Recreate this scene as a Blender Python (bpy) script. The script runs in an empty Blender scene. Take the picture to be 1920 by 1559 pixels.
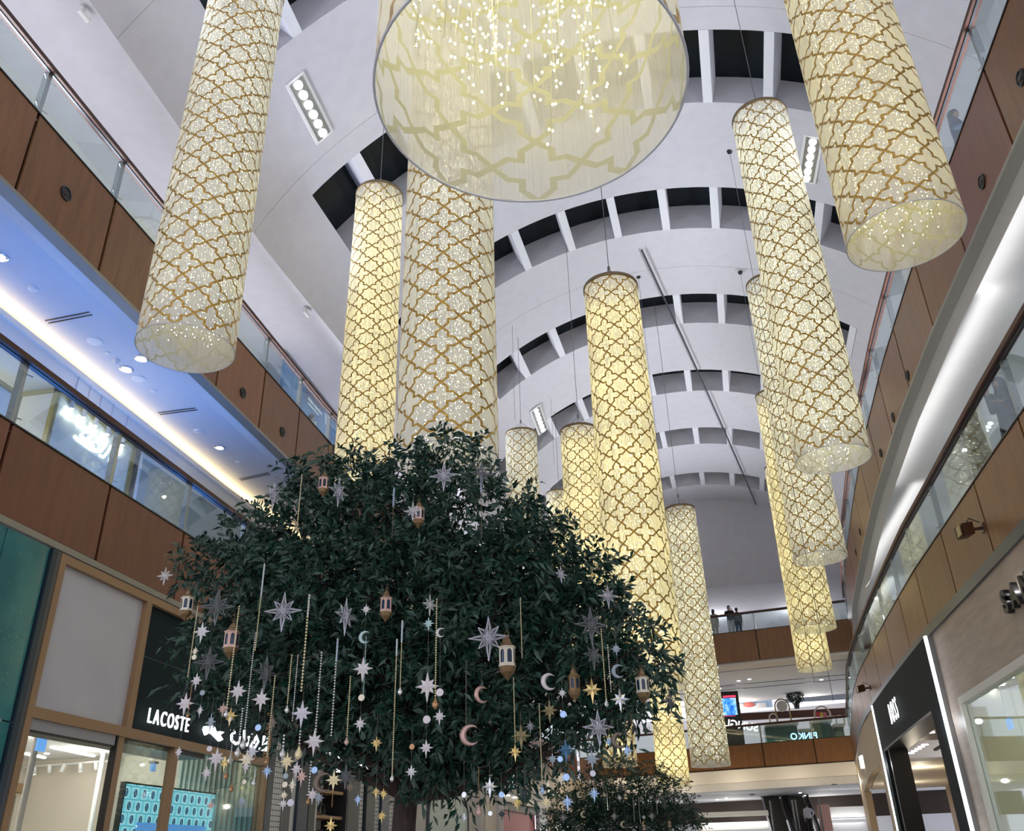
import bpy, math, random
import numpy as np
from mathutils import Vector, Matrix
PI = math.pi
SC = bpy.context.scene
COL = SC.collection
# ------------------------------------------------------------------ camera
CAMZ = 1.6
F_PX = 1614.0
PITCH = math.atan(834.8 / F_PX); ROLL = -math.atan2(.0282, .9996)
YAW = math.atan(316.6 / math.hypot(F_PX, 834.8))
_fw = np.array([-math.sin(YAW) * math.cos(PITCH), math.cos(YAW) * math.cos(PITCH), math.sin(PITCH)])
_r0 = np.array([math.cos(YAW), math.sin(YAW), 0.]); _u0 = np.cross(_r0, _fw)
_r = _r0 * math.cos(ROLL) + _u0 * math.sin(ROLL); _u = _u0 * math.cos(ROLL) - _r0 * math.sin(ROLL)
cam_d = bpy.data.cameras.new('camera'); cam_d.sensor_width = 36; cam_d.lens = F_PX / 1920 * 36
cam_d.clip_end = 300; cam_d.clip_start = .05
cam = bpy.data.objects.new('camera', cam_d); COL.objects.link(cam)
cam.matrix_world = Matrix(((_r[0], _u[0], -_fw[0], 0), (_r[1], _u[1], -_fw[1], 0), (_r[2], _u[2], -_fw[2], CAMZ), (0, 0, 0, 1)))
SC.camera = cam
# ------------------------------------------------------------------ view and light
SC.view_settings.view_transform = 'Standard'; SC.view_settings.look = 'None'
SC.view_settings.gamma = 1; SC.view_settings.use_curve_mapping = False
SC.view_settings.exposure = 0.12
SC.cycles.max_bounces = 5; SC.cycles.diffuse_bounces = 3; SC.cycles.glossy_bounces = 3
SC.cycles.transmission_bounces = 4; SC.cycles.transparent_max_bounces = 12
SC.cycles.adaptive_threshold = .02
SC.cycles.caustics_reflective = False; SC.cycles.caustics_refractive = False
SC.cycles.sample_clamp_indirect = 4.0
W = bpy.data.worlds.new('mall_air'); SC.world = W; W.use_nodes = True
W.node_tree.nodes['Background'].inputs[0].default_value = (.86, .87, 1.0, 1)
W.node_tree.nodes['Background'].inputs[1].default_value = 1.25
def area(name, loc, size, energy, color, direction, spread=PI):
    l = bpy.data.lights.new(name, 'AREA'); l.shape = 'RECTANGLE'; l.size, l.size_y = size
    l.energy = energy; l.color = color; l.spread = spread
    o = bpy.data.objects.new(name, l); COL.objects.link(o); o.location = loc
    z = -Vector(direction).normalized(); y = Vector((0, 1, 0)); x = y.cross(z).normalized(); y = z.cross(x)
    o.rotation_euler = Matrix((x, y, z)).transposed().to_euler()      # long side runs along the mall
    return o
def point(name, loc, energy, color, radius=.05, parent=None):
    l = bpy.data.lights.new(name, 'POINT'); l.energy = energy; l.color = color; l.shadow_soft_size = radius
    o = bpy.data.objects.new(name, l); COL.objects.link(o); o.location = loc
    if parent: o.parent = parent
    return o
def lerp(a, b, t): return a + (b - a) * t
def interp(x, xs, ys): return float(np.interp(x, xs, ys))
def XR(y): return interp(y, [-10, 9, 16, 20, 25, 30, 38, 47, 56, 70], [5.75, 5.75, 5.8, 5.95, 6.3, 6.8, 7.7, 9.2, 10.4, 12])
def XL(y): return -9.0 if y < 21 else -9 + .066 * (y - 21)
def XR2(y): return interp(y, [-10, 9, 14, 18, 21, 24, 28, 34, 39, 41, 47, 56, 70], [5.5, 5.5, 5.58, 5.7, 5.78, 5.95, 6.2, 6.65, 7.2, 7.5, 8.4, 9.7, 12])
# cove lamps, plus added uplights and washes, all hidden from below
for i, y in enumerate((4, 16, 28, 40)):                 # added vault uplights, unseen behind the top parapets
    area('cove_and_fill_light', (XL(y) - .55, y, 12.35), (1.0, 11.5), 560, (.86, .88, 1), (1.2, 0, 1), 1.3)
    area('cove_and_fill_light', (XR(y) + .55, y, 12.35), (1.0, 11.5), 430, (.90, .90, 1), (-1.2, 0, 1), 1.3)
for y in (6, 18, 30, 42):                               # added washes that brighten the top gallery ceilings
    area('cove_and_fill_light', (XL(y) - 1.2, y, 12.35), (1.2, 11.5), 85, (.90, .90, 1), (0, 0, 1), 1.9)
    area('cove_and_fill_light', (XR(y) + 1.2, y, 12.35), (1.2, 11.5), 60, (.92, .92, 1), (0, 0, 1), 1.9)
for y in (9, 15, 21, 28, 36, 44): point('gallery_fill_light', (XR(y) + 3.2, y, 9.2), 42, (.95, .97, 1), .2)  # fill lights added to brighten the right gallery, without fixtures
for y in (10, 20, 30, 40):                              # warm cove over the left shopfronts
    area('cove_and_fill_light', (XL(y) - 2.55, y, 10.84), (.12, 10.0), 44, (1, .74, .36), (.45, 0, 1))
    area('cove_and_fill_light', (XR(y) + .8, y, 10.86), (.4, 10.2), 20, (1, .96, .9), (.5, 0, 1))
for y, e in ((10.4, 75), (15.4, 75)):                         # added blue lights, unseen behind the left parapet, tinting the soffit
    area('added_blue_uplight', (-9.5, y, 7.5), (.4, 1.8), e, (.05, .28, 1), (-.25, 0, 1))
# ------------------------------------------------------------------ pixels to places
def ray(px, py):
    d = _fw + _r * (px - 960) / F_PX - _u * (py - 779.5) / F_PX
    return d / np.linalg.norm(d)
def _sc(d, k): p = d * k; return Vector((p[0], p[1], p[2] + CAMZ))
def aty(px, py, Y): d = ray(px, py); return _sc(d, Y / d[1])
def atx(px, py, X): d = ray(px, py); return _sc(d, X / d[0])
def atz(px, py, Z): d = ray(px, py); return _sc(d, (Z - CAMZ) / d[2])
# ------------------------------------------------------------------ materials
def mat(name, color=(.8, .8, .8), rough=.5, metal=0., emit=None, estr=1., spec=.5, alpha=None, trans=0.):
    m = bpy.data.materials.new(name); m.use_nodes = True
    b = m.node_tree.nodes['Principled BSDF']
    b.inputs['Base Color'].default_value = (*color, 1); b.inputs['Roughness'].default_value = rough
    b.inputs['Metallic'].default_value = metal; b.inputs['Specular IOR Level'].default_value = spec
    if trans: b.inputs['Transmission Weight'].default_value = trans
    if emit: b.inputs['Emission Color'].default_value = (*emit, 1); b.inputs['Emission Strength'].default_value = estr
    return m
class N:
    """small node graph writer"""
    def __init__(s, m): s.t = m.node_tree; s.n = s.t.nodes; s.l = s.t.links
    def add(s, kind, **k):
        n = s.n.new(kind)
        for a, b in k.items(): setattr(n, a, b)
        return n
    def put(s, sock, v):
        if v is None: return
        if hasattr(v, 'is_output'): s.l.new(v, sock)
        else: sock.default_value = v
    def m(s, op, a, b=None, c=None):
        n = s.add('ShaderNodeMath', operation=op)
        for i, v in enumerate((a, b, c)): s.put(n.inputs[i], v)
        return n.outputs[0]
    def mixc(s, f, a, b):
        n = s.add('ShaderNodeMix', data_type='RGBA'); s.put(n.inputs[0], f); s.put(n.inputs[6], a); s.put(n.inputs[7], b)
        return n.outputs[2]
    def mixs(s, f, a, b):
        n = s.add('ShaderNodeMixShader'); s.put(n.inputs[0], f); s.l.new(a, n.inputs[1]); s.l.new(b, n.inputs[2])
        return n.outputs[0]
    def noise(s, vec, scale, detail=2., rough=.5):
        n = s.add('ShaderNodeTexNoise'); n.inputs['Scale'].default_value = scale; n.inputs['Detail'].default_value = detail
        n.inputs['Roughness'].default_value = rough
        if vec is not None: s.l.new(vec, n.inputs['Vector'])
        return n.outputs[0]
    def mapping(s, vec, scale=(1, 1, 1), loc=(0, 0, 0)):
        n = s.add('ShaderNodeMapping'); n.inputs['Scale'].default_value = scale; n.inputs['Location'].default_value = loc
        s.l.new(vec, n.inputs['Vector']); return n.outputs[0]
    def ramp(s, f, stops):
        n = s.add('ShaderNodeValToRGB'); e = n.color_ramp.elements
        while len(e) < len(stops): e.new(.5)
        for q, (p, c) in zip(e, stops): q.position = p; q.color = (*c, 1)
        s.l.new(f, n.inputs[0]); return n.outputs[0]
    @property
    def out(s): return s.n['Material Output'].inputs[0]
    @property
    def bsdf(s): return s.n['Principled BSDF']
def wood(name, c1, c2, scale=(3, 3, .35), rough=.38):
    m = mat(name, c1, rough); g = N(m)
    tc = g.add('ShaderNodeTexCoord').outputs['Object']; oi = g.add('ShaderNodeObjectInfo').outputs['Random']
    v = g.mapping(tc, scale)
    n1 = g.noise(v, 2.2, 6, .62); n2 = g.noise(g.mapping(tc, (scale[0] * 6, scale[1] * 6, scale[2] * 1.5)), 3, 3)
    f = g.m('ADD', g.m('MULTIPLY', n1, .7), g.m('MULTIPLY', n2, .35))
    c = g.ramp(f, [(.3, c1), (.72, c2)])
    k = g.m('MULTIPLY_ADD', oi, .35, .82)
    mx = g.add('ShaderNodeMix', data_type='RGBA', blend_type='MULTIPLY'); mx.inputs[0].default_value = 1
    g.l.new(c, mx.inputs[6]); cb = g.add('ShaderNodeCombineColor')
    for i in range(3): g.l.new(k, cb.inputs[i])
    g.l.new(cb.outputs[0], mx.inputs[7]); g.l.new(mx.outputs[2], g.bsdf.inputs['Base Color'])
    return m
def speckle(name, c1, c2, scale=8, rough=.6, lo=.35, hi=.65):
    m = mat(name, c1, rough); g = N(m); tc = g.add('ShaderNodeTexCoord').outputs['Object']
    g.l.new(g.ramp(g.noise(tc, scale, 4), [(lo, c1), (hi, c2)]), g.bsdf.inputs['Base Color']); return m
def glassy(name, tint=(.90, .95, .94), op=.03, rough=.02):
    m = bpy.data.materials.new(name); m.use_nodes = True; g = N(m); g.n.remove(g.bsdf)
    t = g.add('ShaderNodeBsdfTransparent'); t.inputs[0].default_value = (*tint, 1)
    r = g.add('ShaderNodeBsdfGlossy'); r.inputs[1].default_value = rough; r.inputs[0].default_value = (.9, .95, 1, 1)
    fr = g.add('ShaderNodeFresnel'); fr.inputs[0].default_value = 1.45
    f = g.m('MINIMUM', g.m('MULTIPLY_ADD', fr.outputs[0], .8, op), .2)
    g.l.new(g.mixs(f, t.outputs[0], r.outputs[0]), g.out); return m
M = {}
M['plaster'] = speckle('ceiling_plaster', (.60, .59, .63), (.63, .62, .66), 3, .85)
M['plaster_warm'] = speckle('soffit_plaster', (.66, .64, .62), (.69, .67, .65), 3, .8)
M['gallery_ceiling'] = speckle('gallery_ceiling_paint', (.62, .64, .68), (.64, .66, .70), 2, .7)
M['fin'] = mat('fin_white', (.78, .78, .82), .6)
M['black_glass'] = mat('night_skylight_glass', (.008, .012, .016), .25, spec=.25)
M['black_metal'] = mat('black_metal', (.012, .012, .014), .4)
M['dark_gap'] = mat('dark_shadow_gap', (.012, .008, .007), .6)
M['panel'] = wood('walnut_veneer', (.15, .060, .019), (.26, .115, .036))
M['panel_red'] = wood('reddish_walnut_veneer', (.13, .043, .024), (.21, .073, .038))
M['rail_wood'] = wood('dark_handrail_wood', (.055, .016, .010), (.075, .024, .014), (4, .5, 4), .55)
M['steel'] = mat('brushed_steel', (.42, .44, .45), .3, .85)
M['steel_dark'] = mat('dark_steel', (.10, .11, .13), .35, .7)
M['edge_metal'] = mat('bronze_grey_edge_metal', (.30, .29, .26), .4, .5)
M['glass'] = glassy('railing_glass')
M['shop_glass'] = glassy('shop_glass', (.9, .95, .94), .05)
M['gold'] = mat('brushed_gold_frame', (.42, .36, .17), .35, .7)
M['white'] = mat('white_paint', (.82, .82, .80), .5)
M['cream'] = mat('cream_paint', (.80, .74, .64), .6)
M['white_light'] = mat('lamp_white', (1, 1, 1), .5, emit=(1, .98, .94), estr=5)
M['led_sign'] = mat('lit_sign_white', (1, 1, 1), .5, emit=(.95, .98, 1), estr=1.7)
M['led_blue'] = mat('lit_sign_cool_edge', (.6, .8, 1), .5, emit=(.5, .78, 1), estr=1.5)
M['wire'] = mat('steel_cable', (.16, .16, .17), .5, .5)
# ------------------------------------------------------------------ mesh helpers
class MB:
    def __init__(s): s.v = []; s.f = []; s.mi = []; s.uv = None
    def add(s, vs, fs, mi=0):
        o = len(s.v); s.v += [tuple(q) for q in vs]; s.f += [tuple(i + o for i in f) for f in fs]; s.mi += [mi] * len(fs); return s
    def box(s, lo, hi, mi=0):
        x0, y0, z0 = lo; x1, y1, z1 = hi
        return s.add([(x0, y0, z0), (x1, y0, z0), (x1, y1, z0), (x0, y1, z0), (x0, y0, z1), (x1, y0, z1), (x1, y1, z1), (x0, y1, z1)],
                     [(0, 3, 2, 1), (4, 5, 6, 7), (0, 1, 5, 4), (1, 2, 6, 5), (2, 3, 7, 6), (3, 0, 4, 7)], mi)
    def obox(s, c, ax, ay, az, mi=0):
        """box from centre and three half-axis vectors"""
        c = Vector(c); ax = Vector(ax); ay = Vector(ay); az = Vector(az); vs = []
        for k in (-1, 1):
            for i, j in ((-1, -1), (1, -1), (1, 1), (-1, 1)): vs.append(c + ax * i + ay * j + az * k)
        return s.add(vs, [(0, 3, 2, 1), (4, 5, 6, 7), (0, 1, 5, 4), (1, 2, 6, 5), (2, 3, 7, 6), (3, 0, 4, 7)], mi)
    def tube(s, pts, r, n=6, mi=0, cap=True):
        pts = [Vector(p) for p in pts]; rs = r if isinstance(r, (list, tuple)) else [r] * len(pts); vs = []; fs = []
        d0 = (pts[1] - pts[0]).normalized(); up = Vector((0, 0, 1)) if abs(d0.z) < .9 else Vector((1, 0, 0))
        a = d0.cross(up).normalized()
        for i, p in enumerate(pts):
            d = (pts[min(i + 1, len(pts) - 1)] - pts[max(i - 1, 0)]).normalized()
            a = (a - d * a.dot(d)).normalized(); b = d.cross(a)
            for k in range(n):
                t = 2 * PI * k / n; vs.append(p + (a * math.cos(t) + b * math.sin(t)) * rs[i])
        for i in range(len(pts) - 1):
            for k in range(n): fs.append((i * n + k, i * n + (k + 1) % n, (i + 1) * n + (k + 1) % n, (i + 1) * n + k))
        if cap: fs.append(tuple(range(n))[::-1]); fs.append(tuple(range((len(pts) - 1) * n, len(pts) * n)))
        return s.add(vs, fs, mi)
    def lathe(s, prof, n=16, mi=0, c=(0, 0, 0), cap=True, ph=0.):
        vs = []; fs = []
        for r, z in prof:
            for k in range(n):
                t = 2 * PI * k / n + ph; vs.append((c[0] + r * math.cos(t), c[1] + r * math.sin(t), c[2] + z))
        for i in range(len(prof) - 1):
            for k in range(n): fs.append((i * n + k, i * n + (k + 1) % n, (i + 1) * n + (k + 1) % n, (i + 1) * n + k))
        if cap:
            if prof[0][0] > 1e-6: fs.append(tuple(range(n))[::-1])
            if prof[-1][0] > 1e-6: fs.append(tuple(range((len(prof) - 1) * n, len(prof) * n)))
        return s.add(vs, fs, mi)
    def prism(s, poly, o, ax, ay, az, mi=0):
        """extrude the 2D outline poly (in axes ax, ay from o) by az"""
        o = Vector(o); ax = Vector(ax); ay = Vector(ay); az = Vector(az); n = len(poly)
        vs = [o + ax * x + ay * y for x, y in poly] + [o + ax * x + ay * y + az for x, y in poly]
        return s.add(vs, [tuple(range(n))[::-1], tuple(range(n, 2 * n))] + [(i, (i + 1) % n, n + (i + 1) % n, n + i) for i in range(n)], mi)
    def sweep(s, sec, path, mi=0, cap=True):
        """sec(t) -> list of world points at path station t"""
        rows = [sec(t) for t in path]; n = len(rows[0]); vs = [p for r in rows for p in r]; fs = []
        for i in range(len(rows) - 1):
            for k in range(n): fs.append((i * n + k, i * n + (k + 1) % n, (i + 1) * n + (k + 1) % n, (i + 1) * n + k))
        if cap: fs.append(tuple(range(n))[::-1]); fs.append(tuple(range((len(rows) - 1) * n, len(rows) * n)))
        return s.add(vs, fs, mi)
    def build(s, name, m, parent=None, smooth=False, loc=None):
        me = bpy.data.meshes.new(name); me.from_pydata([tuple(v) for v in s.v], [], s.f)
        for q in (m if isinstance(m, (list, tuple)) else [m]): me.materials.append(q)
        if any(s.mi): me.polygons.foreach_set('material_index', s.mi)
        if smooth: me.polygons.foreach_set('use_smooth', [True] * len(me.polygons))
        me.update(); o = bpy.data.objects.new(name, me); COL.objects.link(o)
        if loc is not None: o.location = loc
        if parent: o.parent = parent
        return o
def fix_normals(o):
    import bmesh
    b = bmesh.new(); b.from_mesh(o.data); bmesh.ops.recalc_face_normals(b, faces=b.faces); b.to_mesh(o.data); b.free(); return o
def tag(o, label=None, cat=None, group=None, kind=None):
    if label: o['label'] = label
    if cat: o['category'] = cat
    if group: o['group'] = group
    if kind: o['kind'] = kind
    return o
def thing(name, loc, label, cat, group=None, rz=0.):
    o = bpy.data.objects.new(name, None); COL.objects.link(o); o.location = loc; o.rotation_euler = (0, 0, rz)
    o.empty_display_size = .1
    return tag(o, label, cat, group)
def struct(o): o['kind'] = 'structure'; return o
def kids(o): return [c for c in bpy.data.objects if c.parent == o]
def dup(root, loc=None, rz=None):
    """copy of a thing with copies of its parts and their sub-parts (mesh data shared)"""
    r = root.copy(); COL.objects.link(r)
    for ch in root.children:
        c = ch.copy(); COL.objects.link(c); c.parent = r
        for g in ch.children:
            d = g.copy(); COL.objects.link(d); d.parent = c
    if loc is not None: r.location = loc
    if rz is not None: r.rotation_euler = (0, 0, rz)
    return r
def text_mesh(name, txt, size, m, depth=.03, bold=0.):
    c = bpy.data.curves.new(name, 'FONT'); c.body = txt; c.size = size; c.extrude = depth; c.offset = bold
    c.align_x = 'LEFT'; t = bpy.data.objects.new(name, c); COL.objects.link(t)
    dg = bpy.context.evaluated_depsgraph_get(); me = bpy.data.meshes.new_from_object(t.evaluated_get(dg)); me.name = name
    bpy.data.objects.remove(t); bpy.data.curves.remove(c); me.materials.clear(); me.materials.append(m)
    o = bpy.data.objects.new(name, me); COL.objects.link(o); return o
def write_sign(root, txt, size, m, depth=.03, bold=0., part='letter', sx=1., gap=0.):
    """one child per letter, laid along the root's x axis in its xz plane; returns the width"""
    x = 0.
    for ch in txt:
        if ch == ' ': x += size * .3 * sx; continue
        o = text_mesh(part, ch, size, m, depth, bold)
        vs = [v.co for v in o.data.vertices]; w = max(v.x for v in vs) - min(v.x for v in vs); x0 = min(v.x for v in vs)
        o.data.transform(Matrix.Translation((-x0, 0, 0))); o.data.transform(Matrix.Diagonal((sx, 1, 1, 1)))
        o.data.transform(Matrix.Rotation(PI / 2, 4, 'X')); o.location = (x, 0, 0); o.parent = root
        x += w * sx + size * .09 + gap
    return x
# ------------------------------------------------------------------ the building
Z = dict(r3=13.345, t3=12.4, b3=10.78, r2=8.44, t2=7.4, b2=6.07)
VC, VR = 10.3, 10.6
def VX(y): return .3 if y < 16 else .3 + .062 * (y - 16)
YS = [-8 + 2. * i for i in range(33)]       # stations along the mall
m = MB(); m.box((-16, -12, -.12), (16, 76, 0)); struct(m.build('floor', speckle('polished_floor_stone', (.55, .52, .47), (.62, .59, .54), 1.5, .12)))
# vault with seven cut slots of skylights
SLOTS = [(3.8, 6.1), (9.9, 12.2), (16.0, 18.5), (22.1, 24.2), (28.2, 30.3), (34.2, 36.2), (40.2, 42.2), (46.1, 48.0)]
A0, A1 = -50.5, 40.
def vp(y, a, dz=0.):
    t = math.radians(a); return (VX(y) + (VR + dz) * math.sin(t), y, VC + (VR + dz) * math.cos(t))
def vault_patch(mb, y0, y1, a0, a1, dz=0., mi=0):
    n = max(1, int(abs(a1 - a0) / 3)); vs = [vp(y, lerp(a0, a1, i / n), dz) for y in (y0, y1) for i in range(n + 1)]
    mb.add(vs, [(i, i + 1, n + 2 + i, n + 1 + i) for i in range(n)], mi)
v = MB(); ye = [-10.] + [q for s in SLOTS for q in s] + [50.6]
for i in range(0, len(ye), 2): vault_patch(v, ye[i], ye[i + 1], -61, 61)
for s0, s1 in SLOTS: vault_patch(v, s0, s1, -61, A0); vault_patch(v, s0, s1, A1, 61)
struct(v.build('ceiling', M['plaster'], smooth=True))
for k, (s0, s1) in enumerate(SLOTS):
    w = MB(); n = 30
    for y in (s0, s1):
        vs = [vp(y, lerp(A0, A1, i / n), dz) for dz in (0, 1.02) for i in range(n + 1)]
        w.add(vs, [(i, i + 1, n + 2 + i, n + 1 + i) for i in range(n)])
    for a in (A0, A1): w.add([vp(s0, a), vp(s1, a), vp(s1, a, 1.02), vp(s0, a, 1.02)], [(0, 1, 2, 3)])
    bay = struct(w.build('window_%d' % (k + 1), M['plaster']))
    g = MB(); vault_patch(g, s0, s1, A0, A1, 1.0); struct(g.build('window_pane', M['black_glass'], bay))
    fr = MB()
    for yy in (s0 + .55,): fr.tube([vp(yy, lerp(A0, A1, i / 24), .9) for i in range(25)], .035, 4)
    fr.build('glazing_bar', M['steel_dark'], bay)
    for j in range(10):
        a = -41.8 + 9.0 * j; t = math.radians(a); r = Vector((math.cos(t), 0, -math.sin(t))) * .13
        lo0, lo1, hi0, hi1 = (Vector(vp(s0, a, -.01)), Vector(vp(s1, a, -.01)), Vector(vp(s0, a, 1.0)), Vector(vp(s1, a, 1.0)))
        f = MB(); f.add([lo0 - r, lo0 + r, lo1 + r, lo1 - r, hi0 - r, hi0 + r, hi1 + r, hi1 - r],
                        [(0, 1, 2, 3), (7, 6, 5, 4), (0, 4, 5, 1), (1, 5, 6, 2), (2, 6, 7, 3), (3, 7, 4, 0)])
        f.build('ceiling_fin', M['fin'], bay)
# vault seams (thin shadow joints of the plasterboard)
for k, y in enumerate((9.58, 15.3, 26.4)):
    s = MB(); s.tube([vp(y, lerp(-61, 61, i / 40), -.002) for i in range(41)], .004, 4)
    struct(s.build('trim_%d' % (k + 20), M['edge_metal']))
# springing: flat top-gallery ceilings, end wall, upper walls
SPZ = vp(10, -61)[2]
def strip(name, xa, za, xb, zb, m, ys=None):
    mb = MB(); ys = ys or YS; vs = []
    for y in ys: vs += [(xa(y), y, za), (xb(y), y, zb)]
    mb.add(vs, [(2 * i, 2 * i + 1, 2 * i + 3, 2 * i + 2) for i in range(len(ys) - 1)]); return struct(mb.build(name, m))
VL = lambda y: vp(y, -61)[0]; VRt = lambda y: vp(y, 61)[0]
strip('ceiling', lambda y: VL(y) - 5, SPZ, VL, SPZ, M['plaster'])
strip('ceiling', VRt, SPZ, lambda y: VRt(y) + 6, SPZ, M['plaster'])
e = MB(); n = 40; top = [vp(50.5, lerp(-61, 61, i / n)) for i in range(n + 1)]; base = [(p[0], 50.5, SPZ) for p in top]
e.add(top + base, [(i, i + 1, n + 2 + i, n + 1 + i) for i in range(n)]); struct(e.build('wall_back', M['plaster']))
e = MB(); e.add([(-14, 50.5, SPZ), (20, 50.5, SPZ), (20, 62, SPZ - .6), (-14, 62, SPZ - .6)], [(0, 1, 2, 3)]); struct(e.build('ceiling', M['plaster']))
e = MB(); e.box((-14, 60, 12), (20, 60.2, 15.3)); struct(e.build('wall_back', M['plaster']))
# ---- gallery floors, soffits
def inL(d): return lambda y: XL(y) - d
def inR(d): return lambda y: XR(y) + d
def inR2(d): return lambda y: XR2(y) + d
for side, X in (('left', inL), ('right', inR)):
    for (zt, zb, nm) in ((Z['t3'] - .12, Z['b3'], 3), (Z['t2'] - .12, Z['b2'], 2)):
        if side == 'right' and nm == 2: X = inR2
        strip('floor', X(.02), zt, X(6), zt, M['white'])
        if nm == 3:
            strip('ceiling', X(-.02), zb, X(.5), zb, M['plaster_warm'])            # flat lip under the panels
            strip('trim_1', X(.5), zb, X(.5), zb + .10, M['plaster_warm'])
            strip('ceiling', X(.42), zb + .28, X(6), zb + .28, M['gallery_ceiling'])
        else:
            strip('ceiling', X(.35), zb - .02, X(6), zb - .02, M['cream'])
# ledge over the left shopfronts that hides the cove lamp
strip('trim_2', inL(2.42), 10.74, inL(2.8), 10.74, M['white']); strip('trim_2', inL(2.42), 10.74, inL(2.42), 10.86, M['white'])
strip('trim_3', inL(2.48), 10.45, inL(2.48), 10.74, M['white'])
strip('wall_right', inR(5), 7, inR(5), 11.1, M['cream']); strip('wall_right', inR(5), 12, inR(5), SPZ, M['plaster'])
# top gallery back wall, left: white frames under a dark glazed band
strip('wall_left', inL(2.3), 12.2, inL(2.3), 14.45, M['white'])
strip('wall_left', inL(2.3), 14.45, inL(2.3), 14.95, mat('dark_blue_clerestory_glass', (.02, .035, .055), .12))
strip('wall_left', inL(2.3), 14.95, inL(2.3), SPZ, M['white'])
# ------------------------------------------------------------------ balcony fascias (panels) and railings
def fascia(label, X, sgn, zt, zb, ys, m_fn, edge, name='balcony_fascia'):
    t = thing(name, (X(ys[0]), ys[0], zb), label, 'balcony front', 'wood panelled balcony fronts'); o = Vector(t.location)
    for i in range(len(ys) - 1):
        a, b = ys[i] + .03, ys[i + 1] - .03; n = 3; st = [lerp(a, b, j / n) for j in range(n + 1)]; mb = MB()
        mb.sweep(lambda y: [Vector((X(y), y, zb + .02)) - o, Vector((X(y), y, zt - .02)) - o, Vector((X(y) + sgn * .04, y, zt - .02)) - o, Vector((X(y) + sgn * .04, y, zb + .02)) - o], st)
        fix_normals(mb.build('wood_panel', m_fn(i), t))
    st = np.arange(ys[0], ys[-1] + .01, 1.); bk = MB()
    bk.sweep(lambda y: [Vector((X(y) + sgn * .05, y, zb)) - o, Vector((X(y) + sgn * .05, y, zt)) - o, Vector((X(y) + sgn * .16, y, zt)) - o, Vector((X(y) + sgn * .16, y, zb)) - o], st)
    fix_normals(bk.build('backing', M['dark_gap'], t))
    eg = MB(); ez, ew = edge
    eg.sweep(lambda y: [Vector((X(y) - sgn * ew, y, zb - ez)) - o, Vector((X(y) - sgn * ew, y, zb)) - o, Vector((X(y) + sgn * .2, y, zb)) - o, Vector((X(y) + sgn * .2, y, zb - ez)) - o], st)
    fix_normals(eg.build('edge_trim', M['edge_metal'] if ez < .15 else M['steel_dark'], t))
    cp = MB(); cp.sweep(lambda y: [Vector((X(y) - sgn * .015, y, zt - .012)) - o, Vector((X(y) - sgn * .015, y, zt + .012)) - o, Vector((X(y) + sgn * .2, y, zt + .012)) - o, Vector((X(y) + sgn * .2, y, zt - .012)) - o], st)
    fix_normals(cp.build('top_cap', M['black_metal'], t))
    return t
def speaker(t, X, sgn, y, z, r=.13):
    o = Vector(t.location); mb = MB(); a = (X(y + .1) - X(y - .1)) / .2; d = Vector((-sgn, 0, 0)) + Vector((0, a * sgn, 0)); d.normalize()
    c = Vector((X(y), y, z)) - o; q = d.to_track_quat('Z', 'Y').to_matrix().to_4x4(); s = MB()
    s.lathe([(r, 0), (r, .02), (r * .78, .03), (r * .72, .012), (r * .4, .012), (r * .3, .03), (.001, .03)], 20)
    s.v = [tuple(q @ Vector(p) + c) for p in s.v]; s.build('ceiling_speaker', M['black_metal'], t)
def railing(label, X, sgn, zr, zt, ys, hr=.055):
    t = thing('glass_railing', (X(ys[0]), ys[0], zt), label, 'railing', 'glass railings of the galleries'); o = Vector(t.location)
    st = np.arange(ys[0], ys[-1] + .01, 1.); h = MB()
    h.sweep(lambda y: [Vector((X(y) + sgn * dx, y, zr + dz)) - o for dx, dz in ((-.07, -.045), (-.07, .045), (-.035, .07), (.045, .07), (.08, .045), (.08, -.045))], st)
    fix_normals(h.build('handrail', M['rail_wood'], t, False))
    ch = MB(); ch.sweep(lambda y: [Vector((X(y) + sgn * dx, y, zr + dz)) - o for dx, dz in ((-.01, -.06), (-.01, -.035), (.02, -.035), (.02, -.06))], st)
    fix_normals(ch.build('rail_channel', M['steel_dark'], t))
    for i in range(len(ys) - 1):
        a, b = ys[i] + .025, ys[i + 1] - .025; g = MB(); n = 2
        g.sweep(lambda y: [Vector((X(y) + sgn * dx, y, z_)) - o for dx, z_ in ((0, zt), (0, zr - .05), (.015, zr - .05), (.015, zt))], [lerp(a, b, j / n) for j in range(n + 1)])
        fix_normals(g.build('glass_panel', M['glass'], t))
    for y in ys:
        p = MB(); c = Vector((X(y) + sgn * .06, y, (zr + zt) / 2)) - o
        p.obox(c, (.05, 0, 0), (0, .04, 0), (0, 0, (zr - zt) / 2 - .03))
        for zz in (zt + .12, zr - .2): p.tube([Vector((X(y) - sgn * .01, y - .14, zz)) - o, Vector((X(y) + sgn * .05, y, zz)) - o, Vector((X(y) - sgn * .01, y + .14, zz)) - o], .009, 5)
        p.build('post', M['steel'], t)
    return t
Lj2 = [2.4 * i + 0.0 for i in range(2, 24)]; Lj2 = [y for y in Lj2] + [58.]
Lj3 = [6.4 + 2.08 * i for i in range(22)]
Rj = [4.9, 7.55, 10.2, 12.9, 15.5, 18.2, 20.9, 23.4, 26.3, 29.3, 32.3, 35.3, 38.4, 41.5, 44.6, 47.7, 51, 54]
Rj3 = [5.6, 8.1, 10.7, 13.3, 15.7, 18.3, 20.8, 23.4, 26.2, 29., 32, 35, 38, 41, 44, 47.2]
def pm(seed, red=()):
    return lambda i: M['panel_red'] if i in red else M['panel']
fL2 = fascia('long reddish brown wood balcony front above the left shopfronts', inL(0), -1, Z['t2'], Z['b2'], Lj2, lambda i: M['panel_red'], (.1, .03))
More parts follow.
